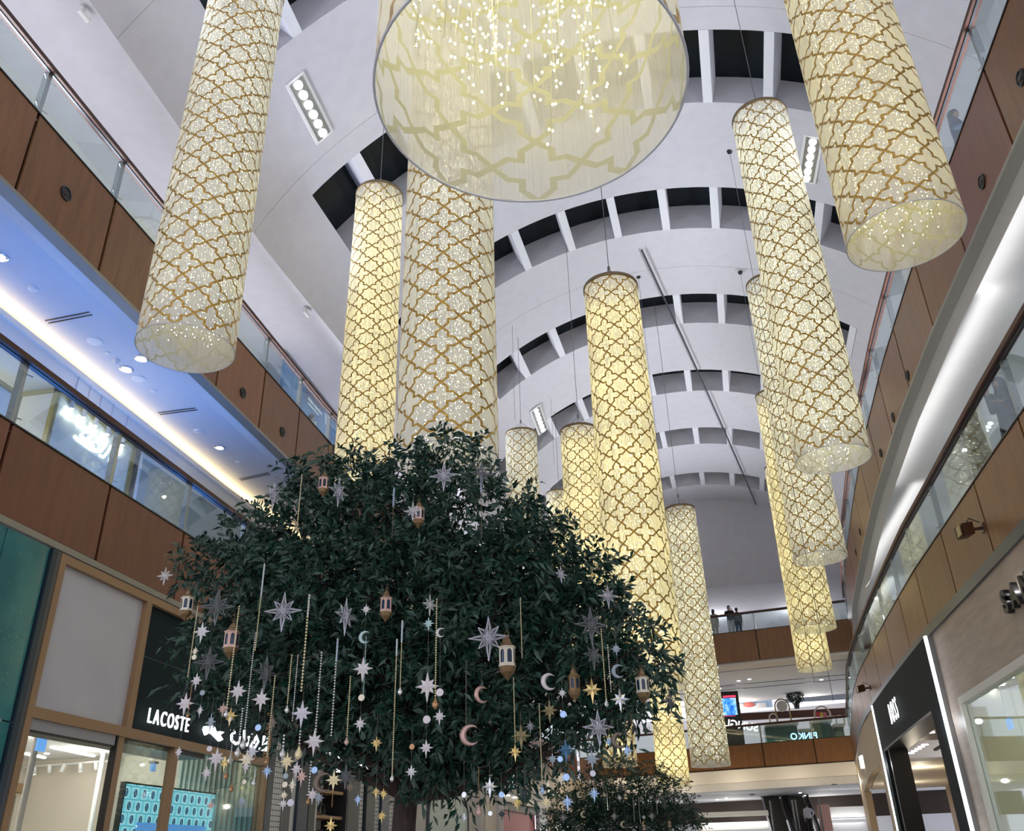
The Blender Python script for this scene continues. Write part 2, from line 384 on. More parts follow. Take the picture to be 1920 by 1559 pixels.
fL3 = fascia('upper left brown wood balcony front with round black speakers', inL(0), -1, Z['t3'], Z['b3'], Lj3, pm(1), (.07, .03))
fR2 = fascia('curved lower right wood balcony front above the stone shopfront', inR2(0), 1, Z['t2'], Z['b2'], Rj, pm(2, (7,)), (.2, .05))
fR3 = fascia('curved upper right wood balcony front with round black speakers', inR(0), 1, Z['t3'], Z['b3'], Rj3, pm(3, (2, 6)), (.07, .03))
rL2 = railing('lower left glass railing with dark wood handrail before the shops', inL(0), -1, Z['r2'], Z['t2'], Lj2)
rL3 = railing('upper left glass railing with brown handrail under the vault edge', inL(0), -1, Z['r3'], Z['t3'], Lj3)
rR2 = railing('lower right curving glass railing where two women in black stand', inR2(0), 1, Z['r2'], Z['t2'], Rj)
rR3 = railing('upper right curving glass railing close under the white vault', inR(0), 1, Z['r3'], Z['t3'], Rj3)
# ------------------------------------------------------------------ far bridges
def place(t, a, b):
    a = Vector(a); b = Vector(b); d = (b - a); t.location = (a.x, a.y, t.location.z); t.rotation_euler = (0, 0, math.atan2(-d.x, d.y)); return t
def local_box(name, a, b, s0, s1, d0, d1, z0, z1, m):
    a = Vector((*a, 0)); b = Vector((*b, 0)); d = (b - a).normalized(); p = Vector((-d.y, d.x, 0)); mb = MB()
    mb.obox(a + d * (s0 + s1) / 2 + p * (d0 + d1) / 2 + Vector((0, 0, (z0 + z1) / 2)), d * (s1 - s0) / 2, p * (d1 - d0) / 2, (0, 0, (z1 - z0) / 2)); return struct(mb.build(name, m))
zero = lambda y: 0.
B3a, B3b = (-8.2, 51.2), (9.25, 47.45); B2a, B2b = (-6.6, 59.6), (10.2, 54.0)
j3 = [-.2 + 2.62 * i for i in range(7)] + [17.9]; j2 = [0 + 2.97 * i for i in range(6)] + [17.6]
place(fascia('upper far bridge front of brown panels crossing the mall', zero, -1, Z['t3'], Z['b3'], j3, pm(9), (.04, .03)), B3a, B3b)
place(railing('glass railing on the upper far bridge with dark red handrail', zero, -1, Z['r3'], Z['t3'], j3), B3a, B3b)
place(fascia('lower far bridge front of brown panels above the cream cove', zero, -1, Z['t2'], Z['b2'], j2, pm(4), (.04, .03)), B2a, B2b)
place(railing('glass railing on the lower far bridge before the green kiosks', zero, -1, Z['r2'], Z['t2'], j2), B2a, B2b)
# decks, undersides and coves
local_box('floor', B3a, B3b, -2, 19, .1, 7, 12.1, 12.25, M['white'])
local_box('floor', B2a, B2b, -1, 18.5, .1, 8, 7.1, 7.25, M['white'])
local_box('ceiling', B3a, B3b, -2, 20, 0, 1.2, 10.6, 10.76, M['cream'])
local_box('ceiling', B3a, B3b, -2, 24, 1.2, 15, 10.9, 11.05, M['plaster_warm'])
local_box('trim_4', B2a, B2b, -1, 19, -.15, .5, 5.35, 6.03, M['cream'])
local_box('trim_4', B2a, B2b, -3, 19.5, .3, .5, 4.95, 5.35, M['plaster_warm'])
local_box('ceiling', B2a, B2b, -3, 21, .5, 11.5, 4.95, 5.1, M['gallery_ceiling'])
local_box('wall_back', B2a, B2b, -6, 26, 11.5, 11.7, 3.6, 5.1, mat('dark_bulkhead', (.03, .018, .014), .6))
local_box('wall_back', B2a, B2b, -6, 26, 14, 14.2, 0, 3.8, M['gallery_ceiling'])
local_box('wall_back', B2a, B2b, -6, 26, 13, 13.2, 7, 11, M['plaster_warm'])
for i in range(3): point('shop_glow', (lerp(-3, 9, i / 2), 66, 3.4), 120, (1, .96, .9), .2)
for i in range(4): point('shop_glow', (lerp(-5, 9, i / 3), 63, 10.3), 90, (1, .96, .9), .2)
for i in range(5): point('bridge_lamp', (lerp(-4, 9, i / 4), lerp(58.6, 53.6, i / 4) - 1.2, 4.9), 60, (1, .9, .72), .1)
for i in range(3): point('gallery_fill_light', (lerp(-2, 8, i / 2), 56, 14.2), 110, (.95, .95, 1), .15)
# linear slots and small fittings on the far soffits
def fq(px0, py0, px1, py1, Y, dep=.1):
    a = aty(px0, py1, Y); b = aty(px1, py0, Y); return (a.x, Y, a.z), (b.x, Y + dep, b.z)
def fbox(name, px0, py0, px1, py1, Y, m, dep=.1, parent=None):
    lo, hi = fq(px0, py0, px1, py1, Y, dep); mb = MB()
    if parent: o = Vector(parent.location); lo = Vector(lo) - o; hi = Vector(hi) - o
    mb.box(lo, hi); return mb.build(name, m, parent)
for k, (d, w) in enumerate(((.9, .05), (7.6, .06), (9.2, .05))):
    z = (10.59, 10.89, 10.89)[k]; struct(local_box('trim_%d' % (30 + k), B3a, B3b, -1, 19, d + .35 * (k == 0) , d + .35 * (k == 0) + w, z - .02, z, M['steel_dark']))
for i, (px, py) in enumerate(((1385, 1277), (1405, 1274), (1540, 1275), (1345, 1500), (1362, 1497), (1500, 1487), (1510, 1492))):
    z = 10.9 if py < 1400 else 4.95; p = atz(px, py, z); mb = MB(); mb.lathe([(.10, 0), (.09, -.03), (.001, -.03)], 12)
    tag(mb.build('downlight', M['white_light'], loc=p), ('left one of two close downlights under the upper far bridge', 'right one of two close downlights under the upper far bridge', 'single downlight at the right under the upper far bridge', 'downlight near the small tree under the lower far bridge', 'second downlight from the small tree under the lower bridge', 'left downlight above the escalators under the lower bridge', 'right downlight above the escalators under the lower bridge')[i], 'downlight', 'downlights under the far bridges')
for i, (px, py) in enumerate(((1410, 1490), (1430, 1494), (1564, 1471), (1389, 1503))):
    p = atz(px, py, 4.95); mb = MB(); mb.box((-.14, -.1, -.05), (.14, .1, 0))
    tag(mb.build('ceiling_hatch', M['black_metal'], loc=p), ('left dark grille of a close pair under the lower bridge', 'right dark grille of a close pair under the lower bridge', 'dark grille at the right end under the lower bridge', 'lowest dark grille at the left under the lower bridge')[i], 'grille', 'dark grilles under the lower bridge')
# totem screen
t = thing('advertising_totem', aty(1370, 1395, 57), 'tall black advertising totem with a glowing blue and red screen on the lower bridge', 'screen')
fbox('casing', 1352, 1296, 1383, 1420, 57, M['black_metal'], .3, t)
sm = mat('totem_screen_picture', (0, 0, 0), .3); g = N(sm); tc = g.add('ShaderNodeTexCoord').outputs['Object']
c = g.ramp(g.noise(tc, 2.2, 4, .7), [(.35, (.02, .08, .55)), (.5, (.04, .3, .9)), (.62, (.45, .7, 1))])
g.l.new(c, g.bsdf.inputs['Emission Color']); g.bsdf.inputs['Emission Strength'].default_value = 1.3
fbox('screen', 1356, 1309, 1379, 1342, 56.97, sm, .05, t)
fbox('screen_header', 1356, 1304, 1379, 1309, 56.96, mat('totem_red', (0, 0, 0), .4, emit=(.9, .05, .12), estr=1.3), .05, t)
fbox('screen_footer', 1356, 1342, 1379, 1344, 56.96, mat('totem_pink', (0, 0, 0), .4, emit=(.9, .1, .35), estr=1.2), .05, t)
# posters and planter behind
t = thing('shop_poster', aty(1412, 1328, 64), 'wide backlit poster of sunglasses in the far shop window', 'poster')
fbox('panel', 1381, 1306, 1446, 1330, 64, mat('poster_blue_grey', (.25, .33, .45), .4, emit=(.22, .30, .42), estr=.5), .1, t)
o = fbox('bowl_picture', 1385, 1318, 1436, 1330, 63.9, mat('poster_white', (.7, .7, .7), .4), .05, t)
mb = MB(); c = aty(1404, 1322, 63.8) - t.location; mb.lathe([(.4, 0), (.38, .02), (.001, .02)], 20); mb.v = [(c.x + x * 1.0, c.y - z, c.z + y * .45) for x, y, z in mb.v]; mb.build('lens_picture', mat('poster_red', (.35, .09, .08), .4), t)
t = fbox('window_4', 1473, 1298, 1620, 1318, 66, mat('far_window_grey', (.16, .18, .20), .3), .1); struct(t)
t = fbox('wall_back', 1375, 1326, 1620, 1352, 62.5, M['rail_wood'], .3); struct(t)
def bushes(name, c, r, n, leaf, m, seed, parent=None):
    rnd = random.Random(seed); mb = MB()
    for i in range(n):
        d = Vector((rnd.gauss(0, 1), rnd.gauss(0, 1), rnd.gauss(0, 1))).normalized(); p = Vector(c) + Vector((d.x * r[0], d.y * r[1], d.z * r[2])) * rnd.uniform(.4, 1) ** .5
        q = Vector((rnd.uniform(-1, 1), rnd.uniform(-1, 1), rnd.uniform(-1, .6))).normalized() * leaf; s = q.cross(Vector((0, 0, 1))).normalized() * leaf * .2
        mb.add([p, p + q * .5 + s, p + q, p + q * .5 - s], [(0, 1, 2, 3)])
    return mb.build(name, m, parent)
M['leaf_dark'] = mat('dark_leaf', (.018, .05, .032), .45)
p = aty(1492, 1313, 61); t = thing('potted_plant', p, 'dark bushy potted plant on the far upper ledge behind the kiosks', 'plant')
bushes('foliage', (0, 0, .25), (.55, .5, .5), 700, .22, M['leaf_dark'], 4, t); mb = MB(); mb.lathe([(.16, -.55), (.22, -.2), (.2, -.2), (.001, -.22)], 14); mb.build('pot', M['black_metal'], t); mb = MB(); mb.tube([(0, 0, -.3), (0, 0, .2)], .03); mb.build('stem', M['rail_wood'], t)
# kiosks
green = mat('dark_green_kiosk_tile', (.012, .085, .062), .25); crm = mat('kiosk_cream_counter', (.72, .68, .56), .4)
def kiosk(label, x0, x1, ytop, ybase, Y, crown):
    t = thing('display_kiosk', aty((x0 + x1) / 2, ybase, Y), label, 'kiosk', 'green display kiosks on the lower bridge')
    fbox('body', x0 + 3, ytop + 7, x1 - 3, ybase, Y, green, 1., t); fbox('counter', x0, ytop, x1, ytop + 7, Y - .06, crm, 1.1, t)
    fbox('light_strip', x0 + 5, ybase - 1, x1 - 4, ybase + 1, Y - .1, M['white_light'], .05, t)
    for (cx, cy, w, h, fill) in crown:
        c = aty(cx, cy, Y + .3) - t.location; k = (Y / F_PX) * 1.07; mb = MB(); pts = [(c.x - w * k, c.y, c.z - h * k)] + [(c.x + w * k * math.cos(a), c.y, c.z + w * k * math.sin(a)) for a in np.linspace(PI, 0, 13)] + [(c.x + w * k, c.y, c.z - h * k)]
        mb.tube(pts, .05, 6); mb.build('arched_frame', crm if not fill else M['gold'], t)
        if fill:
            d = MB(); d.lathe([(w * k * .8, 0), (w * k * .8, .06), (.001, .06)], 24); d.v = [(c.x + x, c.y - .05 - z, c.z + y) for x, y, z in d.v]; d.build('round_mirror', mat('kiosk_mirror', (.75, .72, .66), .2), t)
    return t
kiosk('green kiosk with a cream counter and a round arched mirror', 1435, 1497, 1355, 1393, 57.6, [(1466, 1325, 11, 32, True), (1450, 1346, 6, 8, False)])
t = kiosk('green kiosk with small cream arch beside its sign', 1524, 1560, 1349, 1388, 57.8, [(1542, 1340, 12, 10, False)])
for k, (cx, c) in enumerate(((1535, (.7, .05, .08)), (1541, (.85, .6, .08)), (1547, (.8, .2, .3)))): fbox('boxed_sweet', cx - 3, 1336, cx + 2, 1345, 57.9, mat('sweet_colour_%d' % k, c, .5), .1, t)
kiosk('smaller cream topped kiosk nearest the right balcony curve', 1564, 1584, 1357, 1386, 57.2, [(1575, 1350, 6, 9, False)])
kiosk('low middle kiosk with a plain dark green body', 1498, 1528, 1366, 1388, 58.4, [])
# shop sign reflections in the bridge glass, imitated by mirrored glowing letters
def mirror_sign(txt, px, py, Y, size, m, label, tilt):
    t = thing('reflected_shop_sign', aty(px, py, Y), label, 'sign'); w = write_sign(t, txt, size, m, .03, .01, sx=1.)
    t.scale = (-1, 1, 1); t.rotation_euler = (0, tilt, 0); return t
mirror_sign('SUNGLASS TIME', 1421, 1372, 57.0, .62, M['led_sign'], 'white mirrored letters imitating a shop sign reflection left of the green kiosks', .20)
mirror_sign('PINKO', 1533, 1385, 56.6, .5, M['led_blue'], 'bluish white mirrored letters imitating a sign reflection between the kiosks', 0)
# ------------------------------------------------------------------ escalators under the lower bridge
def escalator(x0, x1, label, person=False):
    a = aty(x0, 1515, 58); b = aty(x1, 1515, 58); w = b.x - a.x; t = thing('escalator', (a.x, 58, 0), label, 'escalator', 'pair of dark escalators under the bridge')
    y0, y1, z0, z1 = 0., 8., .2, 5.2; n = 26; mb = MB()
    for i in range(n):
        ya, yb = lerp(y0, y1, i / n), lerp(y0, y1, (i + 1) / n); zz = lerp(z0, z1, i / n); mb.box((.12, ya, zz - .3), (w - .12, yb, zz + .2))
    mb.build('steps', M['black_metal'], t)
    for nm, xx in (('balustrade', 0.), ('balustrade', w)):
        s = MB(); s.add([(xx, y0, z0), (xx, y1, z1), (xx, y1, z1 + 1.1), (xx, y0, z0 + 1.1), (xx + .04, y0, z0), (xx + .04, y1, z1), (xx + .04, y1, z1 + 1.1), (xx + .04, y0, z0 + 1.1)], [(0, 1, 2, 3), (7, 6, 5, 4), (3, 2, 6, 7), (0, 3, 7, 4)]); s.build(nm, M['steel_dark'], t)
        h = MB(); h.tube([(xx + .02, y0 - .2, z0 + 1.0), (xx + .02, y0, z0 + 1.15), (xx + .02, y1, z1 + 1.15)], .06, 6); h.build('handrail', M['black_metal'], t)
        k = MB(); k.box((xx - .12, y0, z0 - .2), (xx - .04, y0 + .2, z0 + 4.2)); k.build('side_column', M['steel_dark'], t)
    return t
escalator(1448, 1490, 'left dark escalator under the lower bridge')
escalator(1496, 1540, 'right dark escalator carrying a person in a light shirt')
c = mat('pinkish_pillar', (.42, .24, .22), .5); t = fbox('wall_back', 1541, 1509, 1554, 1559, 59, c, .4); struct(t)
# white shop fronts below
for k, (x0, y0, x1, y1, mm) in enumerate(((1310, 1520, 1440, 1534, M['white']), (1310, 1540, 1440, 1559, M['white']), (1556, 1512, 1622, 1534, M['white']), (1556, 1542, 1622, 1565, M['gallery_ceiling']))):
    struct(fbox('wall_back', x0, y0, x1, y1, 60 + .1 * k, mm, .2))
for k, (x0, y0, x1, y1) in enumerate(((1312, 1546, 1440, 1549), (1556, 1535, 1622, 1537))):
    tag(fbox('light_strip', x0, y0, x1, y1, 59.92, M['white_light'], .35), ('long thin white light strip on the ground shop left of the escalators', 'long thin white light strip on the ground shop right of the escalators')[k], 'light')
# ------------------------------------------------------------------ ground floor shopfronts
def LB(name, y0, y1, z0, z1, d0, d1, m, parent=None):
    """slab on the left wall line, d measured back from it"""
    o = Vector(parent.location) if parent else Vector((0, 0, 0)); mb = MB(); vs = []
    for z in (z0, z1):
        for y, d in ((y0, d1), (y0, d0), (y1, d0), (y1, d1)): vs.append(Vector((XL(y) - d, y, z)) - o)
    mb.add(vs, [(0, 3, 2, 1), (4, 5, 6, 7), (0, 1, 5, 4), (1, 2, 6, 5), (2, 3, 7, 6), (3, 0, 4, 7)]); return fix_normals(mb.build(name, m, parent))
def RB(name, y0, y1, z0, z1, d0, d1, m, parent=None):
    o = Vector(parent.location) if parent else Vector((0, 0, 0)); n = max(1, int((y1 - y0) / 2)); mb = MB()
    mb.sweep(lambda y: [Vector((XR2(y) + d, y, z)) - o for d, z in ((d0, z0), (d0, z1), (d1, z1), (d1, z0))], [lerp(y0, y1, i / n) for i in range(n + 1)])
    return fix_normals(mb.build(name, m, parent))
# materials
M['bronze'] = mat('bronze_wood_frame', (.33, .20, .105), .4)
M['slate'] = mat('dark_slate_sign_panel', (.012, .022, .028), .7, spec=.12)
M['navy'] = mat('dark_navy_metal', (.03, .05, .075), .3, .4)
M['grey_film'] = speckle('frosted_grey_window_film', (.56, .56, .63), (.60, .60, .67), 1.2, .3)
M['shop_wall'] = mat('shop_beige_wall_panel', (.70, .64, .54), .5)
M['mint'] = mat('mint_ribbed_wall', (.50, .62, .58), .4)
tm = mat('teal_glass_cladding', (.03, .19, .20), .12); g = N(tm); tc = g.add('ShaderNodeTexCoord').outputs['Object']
vz = g.add('ShaderNodeTexVoronoi'); vz.inputs['Scale'].default_value = 14; g.l.new(tc, vz.inputs['Vector'])
dot = g.m('LESS_THAN', vz.outputs['Distance'], .10); big = g.ramp(g.noise(tc, .8, 3), [(.35, (.028, .17, .19)), (.7, (.07, .30, .29))])
g.l.new(g.mixc(g.m('MULTIPLY', dot, .5), big, (.45, .7, .62, 1)), g.bsdf.inputs['Base Color'])
# teal neighbour
t = thing('teal_cladding', (-9, 7, 0), 'sea green glass cladding left of the grey film window', 'wall panel')
for k, (y0, y1, z0, z1) in enumerate(((7.6, 10.0, 0, 3.6), (7.6, 10.0, 3.62, 5.95), (10.02, 10.93, 0, 3.45), (10.02, 10.93, 3.47, 5.95))): LB('glass_sheet', y0, y1, z0, z1, 0, .1, tm, t)
LB('corner_post', 10.95, 11.06, 0, 5.95, -.05, .15, M['navy'], t); LB('corner_post', 11.08, 11.17, 0, 5.95, -.02, .15, M['steel_dark'], t)
# fashion shop with the long sign
t = thing('shopfront', (-9, 15, 0), 'bronze framed shopfront with dark slate band and white lit sign', 'shopfront')
LB('frame', 11.18, 19.05, 5.82, 5.95, -.03, .15, M['bronze'], t); LB('frame', 11.31, 18.88, 3.57, 3.72, -.03, .15, M['bronze'], t)
LB('frame', 11.18, 11.31, 0, 5.82, -.03, .15, M['bronze'], t); LB('frame', 13.56, 13.72, 3.72, 5.82, -.03, .15, M['bronze'], t); LB('frame', 18.88, 19.05, 0, 5.82, -.03, .15, M['bronze'], t)
LB('frosted_window', 11.31, 13.56, 3.72, 5.82, .06, .1, M['grey_film'], t); LB('slate_band', 13.72, 18.88, 3.72, 5.82, .06, .12, M['slate'], t)
LB('slate_joint', 13.72, 18.88, 4.93, 4.94, .055, .06, M['steel_dark'], t)
LB('shutter_box', 11.31, 13.4, 3.42, 3.57, .02, .5, mat('shutter_box_grey', (.36, .36, .40), .4), t); LB('shadow_slot', 11.31, 13.4, 3.385, 3.42, .02, .3, M['black_metal'], t)
LB('door_jamb', 13.42, 13.46, 0, 3.57, .0, .1, M['black_metal'], t); LB('frame', 13.46, 13.62, 0, 3.57, .0, .1, M['bronze'], t)
LB('mullion', 15.16, 15.30, 0, 3.57, -.02, .12, M['bronze'], t)
LB('soffit_panel', 13.46, 16.5, 3.50, 3.57, .12, .9, M['black_metal'], t)
gl = LB('display_glass', 13.62, 18.88, 0, 3.57, .05, .07, M['shop_glass'], t)
# its interior
struct(LB('ceiling', 10.9, 19.3, 3.95, 4.05, .2, 6.2, M['white'])); struct(LB('wall_left', 10.9, 19.3, 0, 4, 6, 6.15, M['shop_wall']))
struct(LB('wall_left', 10.75, 10.9, 0, 4, .2, 6.2, M['shop_wall'])); struct(LB('wall_left', 19.2, 19.35, 0, 4, .2, 2.2, M['mint'])); struct(LB('wall_left', 19.2, 19.35, 0, 4, 2.2, 6.2, M['shop_wall']))
for i in range(16): 
    if i == 0: rib = MB()
    rib.box((-9.3 - .12 * i - .03, 19.14, 0), (-9.3 - .12 * i, 19.2, 3.95))
struct(rib.build('wall_left', M['mint']))
jt = MB()
for i in range(9): jt.box((-14.99, 11.3 + i * .95, 0), (-14.97, 11.32 + i * .95, 3.2))
struct(jt.build('trim_5', M['edge_metal'])); struct(LB('trim_6', 10.9, 19.2, 3.25, 3.45, 5.9, 6, M['bronze']))
for i, (x, y) in enumerate(((-10.4, 12.9), (-12.6, 14.4))):
    p = atx(*((165, 1480), (375 * .2 + 120, 1470))[i], x); mb = MB(); mb.lathe([(.05, 0), (.05, 3.95)], 14)
    tag(mb.build('shop_column', M['white'], loc=(x, atx(*((45, 1500), (178, 1500))[i], x).y, 0)), ('slim white column nearest the left shop door', 'slim white column deeper inside the left shop')[i], 'column', 'slim columns in the shop')
for i, (a, b) in enumerate((((35, 1412), (84, 1422)), ((96, 1402), (176, 1419)))):
    p = atz(*a, 3.93); q = atz(*b, 3.93); mb = MB(); d = (q - p).normalized(); s = Vector((-d.y, d.x, 0)) * .03; c = (p + q) / 2
    mb.obox((0, 0, 0), (q - p) / 2, s, (0, 0, .015)); tag(mb.build('linear_ceiling_light', M['white_light'], loc=c), ('shorter linear light on the shop ceiling by the entrance edge', 'longer linear light on the shop ceiling')[i], 'light', 'linear lights in the shop')
for i, (px, py) in enumerate(((53, 1380), (38, 1390), (175, 1407), (192, 1411), (88, 1413))):
    p = atz(px, py, 3.95); mb = MB(); mb.lathe([(.055, 0), (.05, -.02), (.001, -.02)], 14); tag(mb.build('downlight', M['white_light'], loc=p), ('downlight just right of the blue notice on the shop ceiling', 'downlight at the left jamb of the shop ceiling', 'left one of two downlights right of the long linear light', 'right one of two downlights right of the long linear light', 'downlight between the two linear lights')[i], 'downlight', 'downlights in the left shop ceiling')
tr = thing('track_lighting', atz(120, 1433, 3.8), 'white track with seven cylinder spotlights across the left shop', 'track light'); o = Vector(tr.location)
a = atz(26, 1440, 3.8) - o; b = atz(212, 1427, 3.8) - o; mb = MB(); mb.tube([a, b], .02, 4); mb.build('rail', M['white'], tr)
for i in range(7):
    c = a.lerp(b, .06 + i * .155); mb = MB(); tilt = Vector((.03 * ((i * 7) % 3 - 1), .05 * ((i * 5) % 3 - 1), -.17)); mb.tube([c, c + tilt], .045, 12); h = mb.build('spotlight', M['white'], tr, True)
    k = MB(); k.tube([c + tilt, c + tilt * 1.03], .036, 12); k.build('lamp_face', M['white_light'] if i % 3 == 1 else M['cream'], h)
for p in ((-12.4, 12.2, 3.6), (-12.2, 15.0, 3.6), (-12.2, 17.6, 3.6), (-14, 13.6, 2.6)): point('shop_glow', p, 48, (1, .95, .86), .15)  # fill points added to brighten the shop interior
# hanging blue square notices
blue = mat('blue_lit_notice', (.05, .2, .6), .4, emit=(.16, .42, .86), estr=.75)
for i, (px, py, s) in enumerate(((77, 1397, 13), (287, 1440, 9))):
    x = -9.9; c = atx(px, py, x); k = .0075 * s; t2 = thing('hanging_notice', c, ('blue square notice hanging under a grey bracket inside the shop door', 'small blue square notice behind the display glass')[i], 'sign'); mb = MB(); mb.box((-.02, -k, -k), (.02, k, k)); mb.build('blue_panel', blue, t2)
    mb = MB(); mb.box((-.06, -k * 1.05, k), (.06, k * 1.1, k * 1.6)); mb.build('bracket', M['grey_film'], t2); mb = MB(); mb.tube([(0, 0, k * 1.6), (0, 0, 3.95 - c.z)], .012, 5); mb.build('rod', M['steel'], t2)
# video wall of repeated oval emblems
vm = mat('video_wall_picture', (0, 0, 0), .2); g = N(vm); uvn = g.add('ShaderNodeTexCoord').outputs['Object']; sp = g.add('ShaderNodeSeparateXYZ'); g.l.new(uvn, sp.inputs[0])
ry = g.m('DIVIDE', sp.outputs[2], .225); row = g.m('FLOOR', ry); cxn = g.m('ADD', g.m('DIVIDE', sp.outputs[1], .30), g.m('MULTIPLY', g.m('MODULO', g.m('ADD', row, 40.), 2.), .5))
fx = g.m('SUBTRACT', g.m('FRACT', cxn), .5); fz = g.m('SUBTRACT', g.m('FRACT', ry), .5)
r = g.m('SQRT', g.m('ADD', g.m('POWER', g.m('MULTIPLY', fx, 1.9), 2.), g.m('POWER', g.m('MULTIPLY', fz, 1.15), 2.)))
oval = g.m('LESS_THAN', r, .40); ring = g.m('MULTIPLY', g.m('LESS_THAN', r, .46), g.m('GREATER_THAN', r, .40)); inner = g.m('MULTIPLY', g.m('LESS_THAN', g.m('ABSOLUTE', g.m('ADD', g.m('MULTIPLY', fx, 1.4), g.m('MULTIPLY', fz, .5))), .07), g.m('LESS_THAN', r, .32))
edge = g.m('GREATER_THAN', g.m('MAXIMUM', g.m('ABSOLUTE', fx), g.m('ABSOLUTE', fz)), .46)
c = g.mixc(edge, (.24, .68, .78, 1), (.10, .38, .48, 1)); c = g.mixc(ring, c, (.75, .95, .97, 1)); c = g.mixc(oval, c, (.02, .08, .13, 1)); c = g.mixc(inner, c, (.10, .25, .42, 1))
g.l.new(c, g.bsdf.inputs['Emission Color']); g.bsdf.inputs['Emission Strength'].default_value = 1.1
t = thing('video_wall', (-10.25, 17.5, 1.0), 'cyan video wall of dark oval crocodile emblems in the display window', 'screen'); mb = MB(); mb.box((-.05, -1.72, 0), (0, 1.72, 2.06)); mb.build('screen', vm, t)
mb = MB(); mb.box((-.08, -1.76, 2.06), (.02, 1.76, 2.09)); mb.box((-.08, -1.76, -.03), (.02, -1.72, 2.06)); mb.box((-.08, 1.72, -.03), (.02, 1.76, 2.06)); mb.build('bezel', M['black_metal'], t)
mb = MB(); mb.box((0.02, -1.2, 1.2), (.04, 1.4, 1.42)); mb.build('blue_banner', blue, t)
# signs -------------------------------------------------
RZL, RZR = PI / 2, -PI / 2
def lit_sign(label, loc, rz, txt, size, m, depth=.04, bold=.012, sx=1., gap=0.):
    t = thing('shop_sign', loc, label, 'sign', rz=rz); w = write_sign(t, txt, size, m, depth, bold, sx=sx, gap=gap); return t, w
t, w = lit_sign('white lit sign with crocodile emblem and Arabic script on the slate band', (-8.94, 14.10, 3.86), RZL, 'LACOSTE', .35, M['led_sign'], .012, .0, sx=.74, gap=.03)
def stroke(t, pts, r, m, name='stroke', y=0.):
    mb = MB(); mb.tube([(x, y, z) for x, z in pts], r, 6); return mb.build(name, m, t)
mb = MB(); mb.prism([(1.95, .12), (2.05, .03), (2.2, .10), (2.36, .06), (2.62, -.02), (2.75, .03), (2.62, .10), (2.76, .17), (2.6, .17), (2.45, .14), (2.36, .22), (2.2, .26), (2.08, .20), (2.0, .24)], (0, .02, 0), (1, 0, 0), (0, 0, 1), (0, .04, 0)); fix_normals(mb.build('crocodile_emblem', M['led_sign'], t))
for pts in ([(3.0, .25), (3.05, .05), (3.25, .0), (3.4, .05), (3.42, .16)], [(3.12, .2), (3.2, .22)], [(3.55, .3), (3.6, .05), (3.75, .03), (3.85, .12), (3.78, .2)], [(3.95, .28), (3.92, .02), (4.1, .0), (4.25, .15), (4.12, .26), (4.05, .1)], [(4.35, .02), (4.5, .0), (4.5, .3)], [(4.62, .3), (4.65, 0)]): stroke(t, pts, .028, M['led_sign'], 'arabic_stroke')
# script sign on the lower left gallery, drawn stroke by stroke on its glass
t = thing('shop_sign', atx(170, 830, -11.52), 'white neon script sign glowing in the upper left shop window', 'sign'); o = Vector(t.location)
def zx(a, b, X=-11.52): return atx(110 + a / 9.744, 740 + b / 9.744, X) - o
for pts, r in (([(425, 575), (450, 650), (480, 680), (440, 720), (400, 750)], .022), ([(480, 650), (520, 600), (590, 600), (610, 650), (570, 700), (510, 690), (480, 650)], .028),
               ([(640, 600), (600, 630)], .022), ([(290, 760), (350, 830), (450, 900), (560, 990), (680, 1040), (770, 1040), (850, 950), (870, 880)], .035), ([(400, 750), (480, 830), (590, 900), (640, 960)], .035),
               ([(600, 780), (560, 850)], .022), ([(540, 770), (520, 820)], .022), ([(590, 950), (620, 880), (700, 860), (750, 920), (730, 1010), (660, 1010)], .03), ([(750, 1110), (820, 1150), (900, 1050), (960, 940)], .03), ([(925, 1230), (980, 1130), (1060, 1070), (1040, 1130), (940, 1220)], .04)):
    mb = MB(); mb.tube([zx(*p) for p in pts], r, 6); mb.build('neon_stroke', M['led_sign'], t)
t, w = lit_sign('cool white haloed sign behind the lower left railing, cut by the tree', (-11.50, 18.6, 9.52), RZL, 'PINKO', .46, M['led_blue'], .02, .012, gap=.10)
# lower left gallery shop row
struct(strip('ceiling', inL(2.48), 10.3, inL(6), 10.3, M['white']))
struct(strip('wall_left', inL(6), 7.3, inL(6), 10.3, M['cream']))
gf = thing('gold_shop_frame', (-11.5, 13, 7.4), 'gold framed corner showcase behind the lower left railing', 'shopfront')
for (y0, y1, z0, z1) in ((13.18, 13.28, 7.4, 10.24), (15.85, 15.98, 7.4, 10.24), (13.18, 15.98, 10.16, 10.26)): LB('frame', y0, y1, z0, z1, 2.5, 2.6, M['gold'], gf)
mb = MB(); oo = Vector(gf.location); mb.box(Vector((-13.6, 13.18, 10.16)) - oo, Vector((-11.5, 13.26, 10.26)) - oo); mb.box(Vector((-13.6, 13.18, 7.4)) - oo, Vector((-13.5, 13.26, 10.2)) - oo); mb.build('side_frame', M['gold'], gf)
mb = MB(); mb.box(Vector((-12.6, 13.2, 8.9)) - oo, Vector((-11.6, 13.25, 8.98)) - oo); mb.build('side_frame', M['gold'], gf)
mg = mat('silvery_patterned_glass', (.62, .66, .62), .35); LB('marbled_glass', 13.28, 15.85, 7.4, 10.16, 2.54, 2.57, mg, gf); mb = MB(); mb.box(Vector((-13.5, 13.2, 7.4)) - oo, Vector((-11.6, 13.22, 10.16)) - oo); mb.build('marbled_glass', M['cream'], gf)
